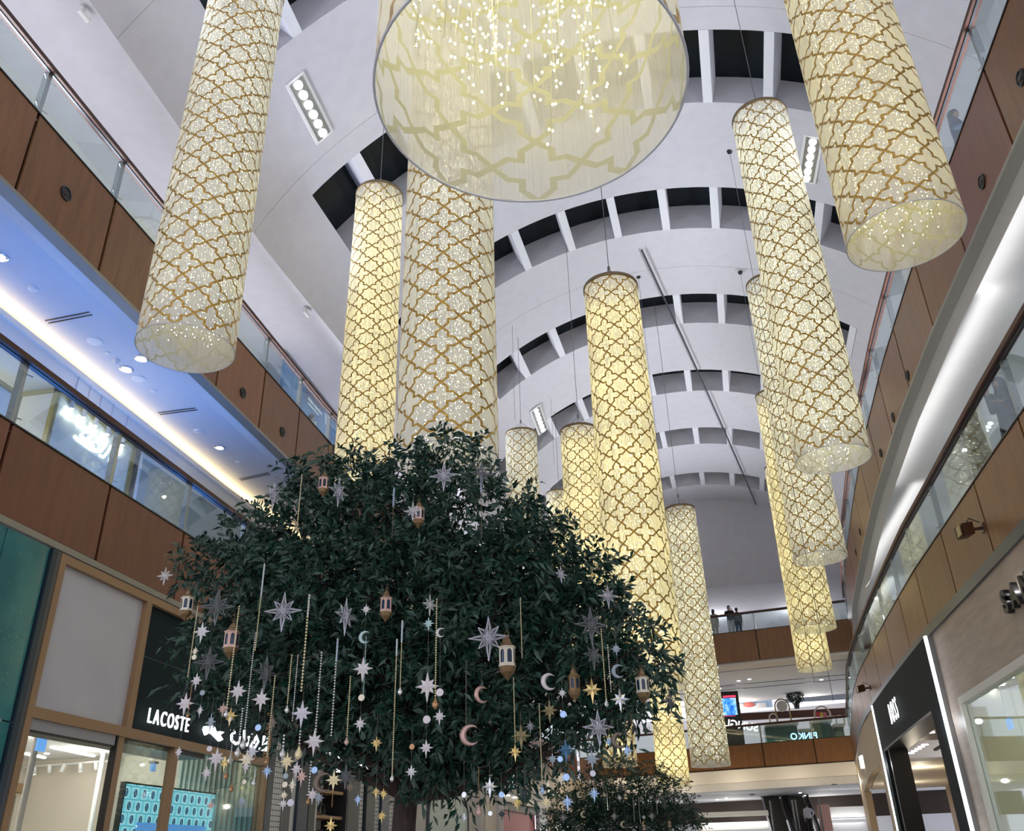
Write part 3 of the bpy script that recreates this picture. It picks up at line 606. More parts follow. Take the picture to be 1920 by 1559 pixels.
for i, y in enumerate((13.62, 14.02, 14.42, 14.85, 15.4)):
    c = Vector((-11.47, y, 10.12)); s = thing('spotlight', c, 'white cylinder spotlight over the script sign, %s of the row' % ('nearest end', 'second', 'middle', 'fourth', 'far end')[i], 'spotlight', 'cylinder spotlights over the script sign')
    mb = MB(); mb.lathe([(.045, .1), (.045, -.12)], 12); mb.tube([(0, 0, .1), (0, 0, .62)], .01, 5); mb.build('body', M['grey_film'], s); mb = MB(); mb.lathe([(.001, -.125), (.04, -.125), (.04, -.121)], 12); mb.build('lamp_face', M['white_light'], s)
    point('spot_light', (0, 0, -.2), 4, (1, .95, .8), .03, s)
pf = thing('grey_shopfront', (-11.5, 18, 7.4), 'pale grey glazed shopfront under the haloed sign', 'shopfront')
LB('frame', 16.0, 16.14, 7.4, 10.28, 2.5, 2.6, M['steel_dark'], pf); LB('frame', 16.16, 16.24, 7.4, 10.28, 2.48, 2.6, M['white'], pf)
LB('panel', 16.24, 24.5, 7.4, 10.1, 2.54, 2.6, mat('pale_grey_green_glass', (.40, .45, .43), .15), pf); LB('frame', 16.2, 24.5, 10.1, 10.3, 2.5, 2.6, M['white'], pf); LB('lower_frame', 17.4, 20, 8.75, 8.85, 2.5, 2.55, M['white'], pf)
struct(LB('wall_left', 24.5, 57, 7.3, 10.5, 2.6, 2.8, M['cream'])); struct(LB('wall_left', 4, 13.1, 7.3, 10.3, 5.5, 5.7, M['white']))
lg = thing('gold_shop_frame', (-11.5, 12, 7.4), 'brass edged opening at the far left behind the lower railing', 'shopfront'); LB('frame', 5, 12.3, 9.56, 9.64, 2.5, 2.6, M['gold'], lg); LB('frame', 12.26, 12.34, 7.4, 9.6, 2.5, 2.6, M['gold'], lg); LB('panel', 8, 12.26, 7.4, 9.56, 2.56, 2.58, M['white'], lg)
for y in (9, 12, 15, 19, 24): point('shop_glow', (-12.3 if y > 13 else -13.2, y, 9.6), 28, (1, .97, .85), .2)
# left soffit fittings
names = ('large round vent', 'small round sensor', 'round vent')
for i, (px, py, r, kind) in enumerate(((178, 640, .16, 'vent'), (202, 662, .06, 'cap'), (218, 676, .07, 'sensor'), (237, 692, .15, 'lamp'), (260, 710, .15, 'vent'), (265, 672, .15, 'lamp'), (62, 541, .09, 'cap'), (288, 733, .07, 'cap'), (372, 809, .12, 'vent'), (412, 839, .13, 'lamp'), (447, 867, .08, 'cap'), (0, 481, .14, 'lamp'))):
    p = atz(px, py, 11.06); mb = MB(); mb.lathe([(r, 0), (r, -.015), (r * .8, -.03), (r * .75, -.005), (.001, -.005)] if kind == 'lamp' else [(r, 0), (r * .95, -.02), (r * .55, -.03 - (.06 if kind == 'sensor' else 0)), (.001, -.03 - (.08 if kind == 'sensor' else 0))], 20)
    nm = {'vent': 'round_air_vent', 'cap': 'sprinkler_cap', 'sensor': 'ceiling_sensor', 'lamp': 'downlight'}[kind]
    lb = ['white round vent alone beside the left slot diffuser', 'tiny cap next to the ceiling sensor', 'small white ceiling sensor above the bright downlight', 'bright round downlight in the middle of the left soffit fittings', 'white round vent just after the bright downlight', 'half hidden downlight beside the left lantern bottom', 'tiny cap near the left picture edge', 'tiny cap between the two slot diffusers', 'flat white vent past the second slot diffuser', 'bright downlight nearest the tree on the left soffit', 'tiny cap nearest the tree on the left soffit', 'downlight cut by the left picture edge'][i]
    t = tag(mb.build(nm, M['white'] if kind != 'lamp' else mat('lamp_silver', (.7, .7, .7), .2, .6), loc=p), lb, {'vent': 'vent', 'cap': 'sprinkler', 'sensor': 'sensor', 'lamp': 'downlight'}[kind])
    if kind == 'lamp':
        b = MB(); b.lathe([(r * .6, -.012), (.001, -.012)], 14); b.build('lamp_face', M['white_light'], t); 
for i, (a, b) in enumerate((((88, 604), (170, 588)), ((298, 776), (368, 767)), ((450, 900), (505, 888)))):
    p = atz(*a, 11.055); q = atz(*b, 11.055); t = thing('slot_diffuser', (p + q) / 2, ('thin double slot diffuser nearest the left edge', 'thin double slot diffuser in the middle of the left soffit', 'thin slot diffuser running behind the tree top')[i], 'vent')
    for k in (-1, 1):
        mb = MB(); mb.obox((0, .045 * k, -.004), (q - p) / 2, (0, .014, 0), (0, 0, .004)); mb.build('slot', M['black_metal'], t)
# shops further along the left: patterned pier, dark stripes, shelves
pat = mat('black_white_lattice', (.7, .7, .68), .4); g = N(pat); tc = g.add('ShaderNodeTexCoord').outputs['Object']; wv = g.add('ShaderNodeTexVoronoi', feature='DISTANCE_TO_EDGE'); wv.inputs['Scale'].default_value = 9; wv.inputs['Randomness'].default_value = .0
g.l.new(g.mapping(tc, (1, 1, 1)), wv.inputs['Vector']); g.l.new(g.mixc(g.m('LESS_THAN', wv.outputs['Distance'], .07), (.72, .72, .70, 1), (.02, .02, .03, 1)), g.bsdf.inputs['Base Color'])
struct(LB('wall_left', 19.05, 19.35, 0, 5.95, -.04, .2, M['navy']))
struct(LB('wall_left', 19.35, 28.6, 4.25, 5.98, .1, .3, mat('shop_name_board', (.035, .03, .025), .4)))
t = thing('lattice_pier', (-9, 19.7, 0), 'black and white lattice patterned pier beside the bronze shopfront', 'pier'); LB('panel', 19.42, 19.95, 0, 4.2, 0, .1, pat, t); LB('edge', 19.95, 20.02, 0, 4.2, -.02, .1, M['steel_dark'], t)
dk = mat('black_green_shop_panel', (.018, .03, .034), .35)
for k, (y0, y1, mm) in enumerate(((20.02, 20.5, dk), (20.9, 21.45, M['navy']), (21.5, 21.85, dk), (23.75, 24.5, dk), (25.0, 25.6, dk), (26.1, 26.7, M['navy']), (27.3, 27.8, dk))):
    struct(LB('wall_left', y0, y1, 0, 4.25, .02, .12, mm))
for k, (y0, y1) in enumerate(((20.5, 20.9), (24.5, 25.0), (25.6, 26.1), (26.8, 27.3))): struct(LB('wall_left', y0, y1, 0, 4.25, .1, .15, M['white'] if k == 0 else pat))
sh = thing('display_shelves', (-9, 22.8, 0), 'pale grey shelving niche with two wooden shelves', 'shelf'); LB('back_panel', 21.85, 23.7, 0, 4.2, .7, .75, M['plaster_warm'], sh); LB('side_panel', 21.85, 21.93, 0, 4.2, .02, .7, M['plaster_warm'], sh); LB('side_panel', 23.66, 23.72, 0, 4.2, .02, .7, M['black_metal'], sh)
sw = mat('shelf_oak', (.42, .26, .14), .5)
for z in (3.25, 2.66, 2.05): LB('shelf', 21.95, 23.6, z, z + .07, .1, .65, sw, sh)
def sewing_machine(y, z, label):
    t = thing('sewing_machine', (XL(y) - .35, y, z), label, 'sewing machine', 'old sewing machines on the shelves'); b = MB(); b.box((-.1, -.22, 0), (.1, .22, .04)); b.build('base', M['black_metal'], t)
    a = MB(); a.tube([(0, .17, .03), (0, .17, .22), (0, .12, .27), (0, -.14, .26), (0, -.19, .22), (0, -.19, .08)], [.05, .04, .035, .03, .035, .015], 8); a.build('arm', M['black_metal'], t)
    w = MB(); w.lathe([(.10, -.01), (.10, .01), (.07, .012), (.07, -.012), (.10, -.01)], 18, cap=False); w.v = [(x, .22 + z_, y_ + .2) for x, y_, z_ in w.v]; w.build('hand_wheel', M['black_metal'], t); return t
s0 = sewing_machine(22.9, 2.73, 'old black sewing machine on the middle oak shelf')
s1 = dup(s0, (XL(22.5) - .35, 22.5, 3.32)); s1['label'] = 'old black sewing machine on the upper oak shelf behind a wire star'
s2 = dup(s0, (XL(22.9) - .35, 22.9, 2.12)); s2['label'] = 'old black sewing machine on the lowest oak shelf at the picture edge'
t, w = lit_sign('white lit letters of a shop name hidden left of the trunk', (-8.90, 22.95, 3.80), RZL - .066, 'AINTS', .45, M['led_sign'], .05, .03, gap=.32)
# white arch wall
struct(LB('wall_left', 28.6, 38.6, 0, 6.0, 0, .3, M['plaster_warm']))
t = thing('arched_doorway', (XL(32), 32, 0), 'tall pale arched doorway in the white wall right of the trunk', 'doorway'); mb = MB(); arc = [(29.9, 0)] + [(32.1 - 2.2 * math.cos(a), 3.0 + 1.1 * math.sin(a)) for a in np.linspace(0, PI, 18)] + [(34.3, 0)]
rows = [[Vector((XL(y) + dd, y, z)) - t.location for y, z in arc] for dd in (.02, .06)]; n = len(arc); mb.add(rows[0] + rows[1], [tuple(range(n, 2 * n))] + [(i, i + 1, n + i + 1, n + i) for i in range(n - 1)]); fix_normals(mb.build('panel', M['mint'], t)); mb = MB(); mb.tube([rows[1][i] for i in range(n)], .05, 5); mb.build('edge', M['steel_dark'], t)
struct(LB('trim_7', 35.6, 36.2, 0, 6, -.15, 0, M['plaster_warm'])); struct(LB('trim_8', 36.8, 38.6, 2.0, 3.9, -.02, 0, M['cream']))
# red cafe front
cf = thing('cafe_front', (XL(43), 43, 0), 'cafe front with red door wall under a black fascia', 'shopfront'); LB('red_wall', 39.2, 46.0, 0, 4.0, .1, .2, mat('cafe_red', (.42, .012, .02), .4), cf)
LB('black_box', 39.0, 47.0, 4.15, 5.6, -.25, .1, M['black_metal'], cf); LB('curved_band', 39.0, 47.0, 3.85, 4.15, -.2, .1, M['edge_metal'], cf); LB('pilaster', 46.2, 47.9, 0, 4.0, -.1, .1, M['steel'], cf); LB('pilaster', 38.4, 39.1, 0, 5.9, -.15, .1, M['plaster_warm'], cf); LB('pilaster', 47.2, 48.6, 4.0, 5.95, -.15, .1, M['edge_metal'], cf); LB('dark_head', 39.2, 46.0, 3.55, 3.85, 0, .1, M['black_metal'], cf)
t, w = lit_sign('blue white lit cafe sign in Latin and Arabic around a red badge', (XL(40) + .30, 40.0, 4.45), RZL + .066, 'CAFFÈ', .82, M['led_blue'], .04, .02, gap=.02)
mb = MB(); mb.box((2.85, -.12, -.35), (3.75, .05, .95)); mb.build('red_badge', mat('red_badge', (.5, .01, .02), .4, emit=(.8, .03, .05), estr=.9), t)
mb = MB(); mb.lathe([(.22, 0), (.22, .03), (.15, .03), (.15, 0), (.22, 0)], 20, cap=False); mb.v = [(3.3 + x, -.14 - z, .4 + y) for x, y, z in mb.v]; mb.build('badge_ring', M['led_sign'], t)
for pts in ([(4.0, .5), (4.05, .1), (4.3, .05), (4.45, .3)], [(4.3, .5), (4.3, .42)], [(4.55, .1), (4.75, .05), (4.9, .35), (4.7, .5)], [(5.1, .75), (5.1, .1)], [(5.75, .8), (5.35, .5), (5.8, .4), (5.8, .05), (5.25, .05)]): stroke(t, pts, .045, M['led_blue'], 'arabic_stroke', -.05)
for i, (px, py) in enumerate(((950, 1491), (963, 1495))):
    p = atx(px, py, XL(42) + .1); mb = MB(); mb.lathe([(.16, 0), (.15, -.05), (.001, -.05)], 12); tag(mb.build('downlight', M['white_light'], loc=p), ('small round lamp left under the cafe fascia', 'small round lamp right under the cafe fascia')[i], 'downlight')
struct(LB('wall_left', 48.0, 60.0, 0, 6.0, 0, .2, mat('sand_cladding', (.52, .43, .30), .6))); struct(LB('window_5', 50.0, 58.0, 0, 3.9, -.05, 0, mat('dim_shop_window', (.06, .06, .06), .2)))
for y in (44, 53): point('cafe_glow', (XL(y) + 1.2, y, 5.2), 40, (1, .9, .75), .15)
# ------------------------------------------------------------------ right ground floor
stone = mat('travertine_cladding', (.46, .38, .32), .5); g = N(stone); tc = g.add('ShaderNodeTexCoord').outputs['Object']
v1 = g.noise(g.mapping(tc, (1, .6, 5)), 1.6, 5, .6); br = g.add('ShaderNodeTexBrick'); br.inputs['Scale'].default_value = 1; br.inputs['Mortar Size'].default_value = .004; br.inputs['Brick Width'].default_value = 2.2; br.inputs['Row Height'].default_value = .62; br.inputs['Color1'].default_value = (.9, .9, .9, 1); br.inputs['Color2'].default_value = (1, 1, 1, 1); br.inputs['Mortar'].default_value = (.7, .68, .65, 1)
g.l.new(g.mapping(tc, (1, 1, 1)), br.inputs['Vector']); rt = g.add('ShaderNodeSeparateXYZ'); g.l.new(tc, rt.inputs[0]); cb = g.add('ShaderNodeCombineXYZ'); g.l.new(rt.outputs[1], cb.inputs[0]); g.l.new(rt.outputs[2], cb.inputs[1]); g.l.new(cb.outputs[0], br.inputs['Vector'])
mx = g.add('ShaderNodeMix', data_type='RGBA', blend_type='MULTIPLY'); mx.inputs[0].default_value = 1; g.l.new(g.ramp(v1, [(.35, (.40, .32, .265)), (.7, (.52, .44, .38))]), mx.inputs[6]); g.l.new(br.outputs[0], mx.inputs[7]); g.l.new(mx.outputs[2], g.bsdf.inputs['Base Color'])
RB('w', 0, 1, 0, 1, 0, 1, stone) and bpy.data.objects.remove(bpy.data.objects['w'])
struct(RB('wall_right', 4, 20.85, 4.36, 5.87, 0, .2, stone)); struct(RB('wall_right', 19.92, 20.85, 0, 4.36, 0, .2, stone))
sf = thing('shop_window', (5.7, 14, 0), 'tall pale shop window set in travertine at the right edge', 'shop window'); RB('frame', 4, 19.92, 4.22, 4.36, -.03, .15, M['white'], sf); RB('frame', 19.77, 19.92, 0, 4.22, -.03, .15, M['white'], sf); RB('glass_pane', 16.9, 19.77, 0, 4.22, .06, .08, M['shop_glass'], sf); RB('glass_pane', 4, 16.87, 0, 4.22, .06, .08, M['shop_glass'], sf)
pale = mat('pale_yellow_marble_wall', (.66, .64, .46), .4)
struct(RB('ceiling', 4, 21.0, 4.6, 4.7, .2, 7, M['white'])); struct(RB('wall_right', 4, 20.3, 0, 4.6, 6.8, 7, pale)); struct(RB('wall_right', 20.8, 21.0, 0, 4.6, .2, 7, pale))
for y in (10, 14, 18): point('shop_glow', (8.6, y, 4.1), 75, (1, .95, .78), .2)
for i, (px, py) in enumerate(((1854, 1302), (1862, 1296), (1878, 1284), (1895, 1270))):
    p = atz(px, py, 4.58); mb = MB(); mb.lathe([(.07, 0), (.06, -.02), (.001, -.02)], 12); tag(mb.build('downlight', M['white_light'], loc=p), ('lowest and farthest downlight behind the right shop window', 'second farthest downlight behind the right shop window', 'second nearest downlight behind the right shop window', 'nearest downlight behind the right shop window')[i], 'downlight', 'downlights in the right shop window')
for i, (px, py, s, l) in enumerate(((1882, 1336, .20, 'larger blue notice hanging behind the right shop glass'), (1893, 1358, .13, 'lower blue notice hanging behind the right shop glass'))):
    c = atx(px, py, 6.9 - .3 * i); t = thing('hanging_notice', c, l, 'sign'); mb = MB(); mb.box((-.02, -s, -s * .8), (.02, s, s * .8)); mb.build('blue_panel', blue, t); mb = MB(); mb.tube([(0, 0, s * .8), (0, 0, 4.6 - c.z)], .01, 5); mb.build('rod', M['steel'], t)
# dark portal with light strips
pt = thing('dark_portal', (6.8, 29, 0), 'black green shop portal between two vertical light strips', 'shopfront')
RB('header', 21.0, 31.3, 4.42, 5.87, -.12, .2, M['slate'], pt); RB('pier', 21.0, 22.1, 0, 4.42, -.12, .5, M['slate'], pt); RB('pier', 30.6, 31.3, 0, 4.42, -.12, .5, M['slate'], pt); RB('inner_edge', 30.2, 30.6, 0, 4.42, -.05, .5, M['black_metal'], pt)
RB('inner_edge', 22.1, 30.6, 4.36, 4.42, -.13, .5, M['black_metal'], pt)
led = mat('led_strip', (1, 1, 1), .5, emit=(.9, .95, 1), estr=5)
for i, y in enumerate((20.92, 31.4)):
    t = thing('light_strip', (XR2(y) - .14, y, 0), ('long bright vertical light strip on the near side of the dark portal', 'thin bluish vertical light strip on the far side of the dark portal')[i], 'light'); RB('lamp', y - .035, y + .045, 0, 5.86, -.15, -.10, led, t); RB('housing', y - .09, y + .1, 0, 5.87, -.10, .1, M['steel'], t)
    for z in (1.5, 4): point('strip_glow', (-.25, 0, z), 12, (.9, .95, 1), .05, t)
struct(RB('ceiling', 21.1, 31.3, 4.7, 4.8, .5, 8, wood('portal_ceiling_wood', (.10, .05, .03), (.15, .08, .05)))); struct(RB('wall_right', 21.1, 31.3, 0, 4.8, 7.5, 7.7, M['panel'])); br_ = mat('brown_screen_wall', (.11, .045, .022), .35)
struct(RB('wall_right', 22.6, 26.2, 0, 4.3, 1.3, 1.5, br_)); struct(RB('trim_9', 22.2, 30.5, 4.3, 4.36, 1.3, 1.4, M['black_metal']))
for i, (px, py) in enumerate(((1745, 1373), (1734, 1396), (1727, 1400), (1721, 1404), (1714, 1408), (1708, 1412))):
    p = atz(px, py, 4.68); mb = MB(); mb.lathe([(.11, 0), (.12, -.03), (.001, -.03)], 12); tag(mb.build('downlight', M['white_light'], loc=p), ('single round downlight nearest inside the dark portal', 'first of the stepped row of lamps inside the dark portal', 'second of the stepped row of lamps inside the dark portal', 'third of the stepped row of lamps inside the dark portal', 'fourth of the stepped row of lamps inside the dark portal', 'last and lowest lamp of the row inside the dark portal')[i], 'downlight', 'downlights inside the dark portal')
for y in (23.5, 28): point('portal_glow', (8.6, y, 4.3), 30, (1, .8, .6), .15)
t, w = lit_sign('white lit shop name on the dark portal header', (XR2(27.5) - .20, 27.45, 4.78), RZR - .07, 'BOSS', .80, M['led_sign'], .01, -.008, sx=.58, gap=.14)
t = thing('shop_sign', (5.56, 15.5, 5.04), 'black haloed sign cut off by the right picture edge', 'sign', rz=RZR); w = write_sign(t, 'SANDRO', .50, M['black_metal'], .05, .02, sx=.95, gap=.12)
hl = MB(); hl.box((-.05, .075, -.02), (w, .08, .5)); point('sign_halo', (.2, .02, .25), 3.0, (1, 1, 1), .02, t); point('sign_halo', (.75, .02, .25), 3.0, (1, 1, 1), .02, t)
# sand coloured shop beyond
sand = mat('sand_plaster', (.50, .40, .27), .6); struct(RB('wall_right', 31.5, 54.5, 4.2, 5.87, -.02, .2, sand)); struct(RB('wall_right', 31.5, 33.3, 0, 4.2, -.02, .3, sand)); struct(RB('wall_right', 48.5, 54.5, 0, 4.2, -.02, .3, sand))
struct(RB('ceiling', 33.3, 48.5, 4.25, 4.35, .3, 4, M['cream'])); struct(RB('wall_right', 33, 49, 0, 4.3, 3.8, 4, mat('light_oak_boards', (.55, .38, .20), .5)))
for y in (36, 44): point('shop_glow', (XR2(y) + 1.6, y, 3.6), 60, (1, .88, .66), .15)
t = thing('lit_box_sign', (XR2(41.3) - .05, 41.3, 4.95), 'small plain white lit square sign on the sand wall', 'sign'); mb = MB(); mb.box((-.08, -.32, -.24), (.05, .32, .24)); mb.build('light_box', M['led_sign'], t)
# ------------------------------------------------------------------ fittings on the balconies
for y in (9.4, ): speaker(fL3, inL(0), -1, 9.42, 11.55)
for (px, py) in ((455, 737), (529, 810)):
    p = atx(px, py, -9); speaker(fL3, inL(0), -1, p.y, p.z)
def onR(px, py, X=XR2):
    d = ray(px, py)
    for i in range(200, 4000):
        p = d * (i * .02)
        if p[0] >= X(p[1]): return Vector((p[0], p[1], p[2] + CAMZ))
for (px, py) in ((1915, 146), (1842, 341), (1702, 705), (1675, 783), (1652, 850), (1613, 998), (1605, 1036)):
    p = onR(px, py, XR); speaker(fR3, inR(0), 1, p.y, p.z, .13)
def floodlight(px, py, label):
    p = onR(px, py); t = thing('floodlight', (p.x, p.y, p.z), label, 'floodlight', 'brown box floodlights on the lower right balcony'); br = mat('floodlight_brown', (.07, .03, .018), .4)
    mb = MB(); mb.obox((-.32, .02, -.02), (.10, .03, .02), (-.03, .13, 0), (0, .0, .11)); mb.build('lamp_head', br, t); mb = MB(); mb.obox((-.43, -.01, -.04), (.01, 0, 0), (0, .11, 0), (0, 0, .09)); mb.build('lens', M['gold'], t)
    mb = MB(); mb.tube([(0, 0, 0), (-.24, 0, -.02)], .03, 8); mb.box((-.03, -.07, -.08), (.0, .07, .08)); mb.build('arm', br, t); mb = MB(); mb.tube([(-.28, 0, .1), (-.2, .02, .2), (-.05, 0, .1)], .01, 5); mb.build('cable', M['black_metal'], t)
floodlight(1845, 990, 'brown box floodlight on the lower right balcony nearest the camera'); floodlight(1632, 1290, 'brown box floodlight further along the lower right balcony')
t = thing('linear_floodlight', onR(1655, 1215), 'long grey linear floodlight leaning out on two arms from the right balcony', 'floodlight'); a = aty(1641, 1194, 31.2) - t.location; b = aty(1663, 1238, 30.2) - t.location
mb = MB(); mb.tube([a, b], .07, 4); mb.build('housing', M['steel_dark'], t); mb = MB(); mb.tube([a.lerp(b, .3), a.lerp(b, .3) + Vector((.5, .1, .1))], .015, 5); mb.tube([a.lerp(b, .75), a.lerp(b, .75) + Vector((.5, .1, .1))], .015, 5); mb.build('arm', M['steel_dark'], t)
# vault light coffers
def coffer(p0, p1, label, aa):
    y0, y1 = p0, p1; c = Vector(vp((y0 + y1) / 2, aa)); t = thing('vault_light', c, label, 'light', 'six lamp fittings in the vault'); tt = math.radians(aa); u = Vector((math.cos(tt), 0, -math.sin(tt))); n = Vector((-math.sin(tt), 0, -math.cos(tt))); L = (y1 - y0) / 2
    mb = MB(); mb.obox(n * .02, u * .28, (0, L, 0), n * .02); mb.build('tray', M['white'], t); mb = MB(); mb.obox(n * .045, u * .2, (0, L * .93, 0), n * .006); mb.build('trough', M['steel'], t)
    for i in range(6):
        q = n * .06 + Vector((0, lerp(-L * .8, L * .8, i / 5), 0)); l = MB(); l.lathe([(.11, 0), (.09, .05), (.001, .05)], 12); R_ = n.to_track_quat('Z', 'Y').to_matrix(); l.v = [tuple(R_ @ Vector(v) + q) for v in l.v]; l.build('lamp', M['white_light'], t)
coffer(13.0, 14.9, 'light fitting with six lamps on the vault between two left lanterns', -44.8); coffer(32.6, 35.0, 'six lamp fitting just above the small white lantern', -35); coffer(39.7, 42.1, 'six lamp fitting left of the bright yellow lantern', -31.9); coffer(19.4, 21.3, 'six lamp fitting behind the tall right lantern', 28)
for i, (px, py, l) in enumerate(((960, 603, 'small black cable eyelet above the wide lantern side'), (1032, 735, 'small black cable eyelet over the bright yellow lantern'), (1197, 520, 'small black cable eyelet right of the long lantern top'), (1368, 285, 'black cable eyelet left of the tall right lantern'), (1388, 512, 'black cable eyelet above the pale right lantern'))):
    d = ray(px, py); x0 = .6; a_ = d[0] ** 2 + d[2] ** 2; b_ = 2 * (-x0 * d[0] + (CAMZ - VC) * d[2]); c_ = x0 ** 2 + (CAMZ - VC) ** 2 - (VR - .03) ** 2; k = (-b_ + math.sqrt(b_ * b_ - 4 * a_ * c_)) / (2 * a_); p = d * k
    t = thing('cable_eyelet', (p[0], p[1], p[2] + CAMZ), l, 'eyelet'); mb = MB(); mb.lathe([(.001, -.06), (.07, -.03), (.09, .04)], 14); mb.build('rose', M['black_metal'], t); L = (2.6, 2.2, 9, 10, 9)[i] * 1.6; w = MB(); w.tube([(0, 0, 0), (0, 0, -L)], .006, 4); w.build('cable', M['wire'], t)
for i, (px, py, X, Zc, l) in enumerate(((155, 14, 0, 15.3, 'small white camera at the top left vault edge'), (572, 578, 0, 15.3, 'small white camera on the left vault edge past the lantern'))):
    p = atz(px, py, SPZ - .03); t = thing('security_camera', p, l, 'camera'); mb = MB(); mb.box((-.04, -.04, -.1), (.04, .04, 0)); mb.build('mount', M['white'], t); mb = MB(); mb.tube([(0, -.05, -.13), (.05, .16, -.18)], .05, 10); mb.build('camera_body', M['white'], t)
rod = MB(); rod.tube([vp(lerp(25, 50.2, i / 30), lerp(-2, 19.6, i / 30), -.12) for i in range(31)], .035, 5)
tag(rod.build('conduit_pipe', M['steel_dark']), 'long thin grey pipe running along the crown of the vault to the end wall', 'pipe')
# blue display on the upper left gallery
bm = mat('blue_mural', (.02, .06, .14), .3); g = N(bm); tc = g.add('ShaderNodeTexCoord').outputs['Object']; g.l.new(g.ramp(g.noise(tc, .55, 3, .5), [(.4, (.003, .012, .04)), (.5, (.012, .07, .20)), (.62, (.05, .12, .24))]), g.bsdf.inputs['Emission Color']); g.bsdf.inputs['Emission Strength'].default_value = 1.
t = thing('blue_display_wall', (-10.4, 22.9, 12.3), 'dark blue glowing display wall with white lettering behind the upper left railing', 'screen', rz=RZL); mb = MB(); mb.box((-2.4, .0, 0), (6, .08, 2.97)); mb.build('screen', bm, t)
wl = mat('mural_white', (.4, .45, .5), .5, emit=(.5, .56, .66), estr=.6)
for k, (tx, s, z) in enumerate((('DUBAI AQUARIUM', .135, 2.36), ('& UNDERWATER ZOO', .085, 2.22))):
    h = thing('x', (0, 0, 0), None, None); w = write_sign(h, tx, s, wl, .01, .0)
    for c in list(h.children): c.parent = t; c.location = (c.location.x - .6, -.02, z)
    bpy.data.objects.remove(h)
for k in range(5): stroke(t, [(.72 + .03 * k, 2.56 - .07 * k), (.9 - .02 * k, 2.55 - .075 * k), (1.02, 2.46 - .065 * k)], .014, wl, 'emblem_stroke', -.03)
# ------------------------------------------------------------------ fabric lanterns
PER = .392       # pattern period, nine crosses round a drum
def lantern_fabric(name, tint):
    m = bpy.data.materials.new(name); m.use_nodes = True; g = N(m); g.n.remove(g.bsdf)
    uv = g.add('ShaderNodeUVMap').outputs[0]; sp = g.add('ShaderNodeSeparateXYZ'); g.l.new(uv, sp.inputs[0])
    def fold(x): return g.m('MULTIPLY', g.m('ABSOLUTE', g.m('SUBTRACT', g.m('FRACT', x), .5)), 2.)
    a, b = fold(sp.outputs[0]), fold(sp.outputs[1]); mx = g.m('MAXIMUM', a, b); mn = g.m('MINIMUM', a, b)
    d1 = g.m('MULTIPLY', g.m('ABSOLUTE', g.m('SUBTRACT', g.m('ADD', mx, mn), 1.)), .707)
    d2 = g.m('ABSOLUTE', g.m('SUBTRACT', mn, .34)); far = g.m('GREATER_THAN', mx, .66)
    d = g.m('ADD', g.m('MULTIPLY', d1, far), g.m('MULTIPLY', d2, g.m('SUBTRACT', 1., far)))
    line = g.m('LESS_THAN', d, .078)
    # soft vertical pleats
    pv = g.mapping(uv, (9, .25, 1)); pn = g.noise(pv, 1.6, 3, .6)
    bump = g.add('ShaderNodeBump'); bump.inputs['Strength'].default_value = .5; bump.inputs['Distance'].default_value = .05
    g.l.new(pn, bump.inputs['Height'])
    dif = g.add('ShaderNodeBsdfDiffuse'); dif.inputs[0].default_value = (.90, .90, .92, 1); g.l.new(bump.outputs[0], dif.inputs['Normal'])
    tr = g.add('ShaderNodeBsdfTranslucent'); tr.inputs[0].default_value = (*tint, 1); g.l.new(bump.outputs[0], tr.inputs['Normal'])
    tp = g.add('ShaderNodeBsdfTransparent'); tp.inputs[0].default_value = (1, .99, .95, 1)
    cloth = g.mixs(.27, g.mixs(.42, dif.outputs[0], tr.outputs[0]), tp.outputs[0])
    gn = g.noise(g.mapping(uv, (3, 8, 1)), 2, 2)
    gc = g.ramp(gn, [(.35, (.36, .20, .055)), (.6, (.62, .40, .08))])
    pr = g.add('ShaderNodeBsdfPrincipled'); g.l.new(gc, pr.inputs['Base Color']); pr.inputs['Metallic'].default_value = .55
    pr.inputs['Roughness'].default_value = .38; g.l.new(bump.outputs[0], pr.inputs['Normal'])
    back = g.add('ShaderNodeBsdfDiffuse'); back.inputs[0].default_value = (.50, .50, .40, 1)
    bf = g.add('ShaderNodeNewGeometry').outputs['Backfacing']
    foil = g.mixs(bf, pr.outputs[0], back.outputs[0])
    g.l.new(g.mixs(line, cloth, foil), g.out); return m
M['cloth'] = lantern_fabric('gold_printed_lantern_fabric', (.95, .92, .72))
M['hoop'] = mat('bronze_hoop', (.25, .18, .10), .4, .6)
M['hoop_white'] = mat('pale_hem_wire', (.62, .64, .70), .5)

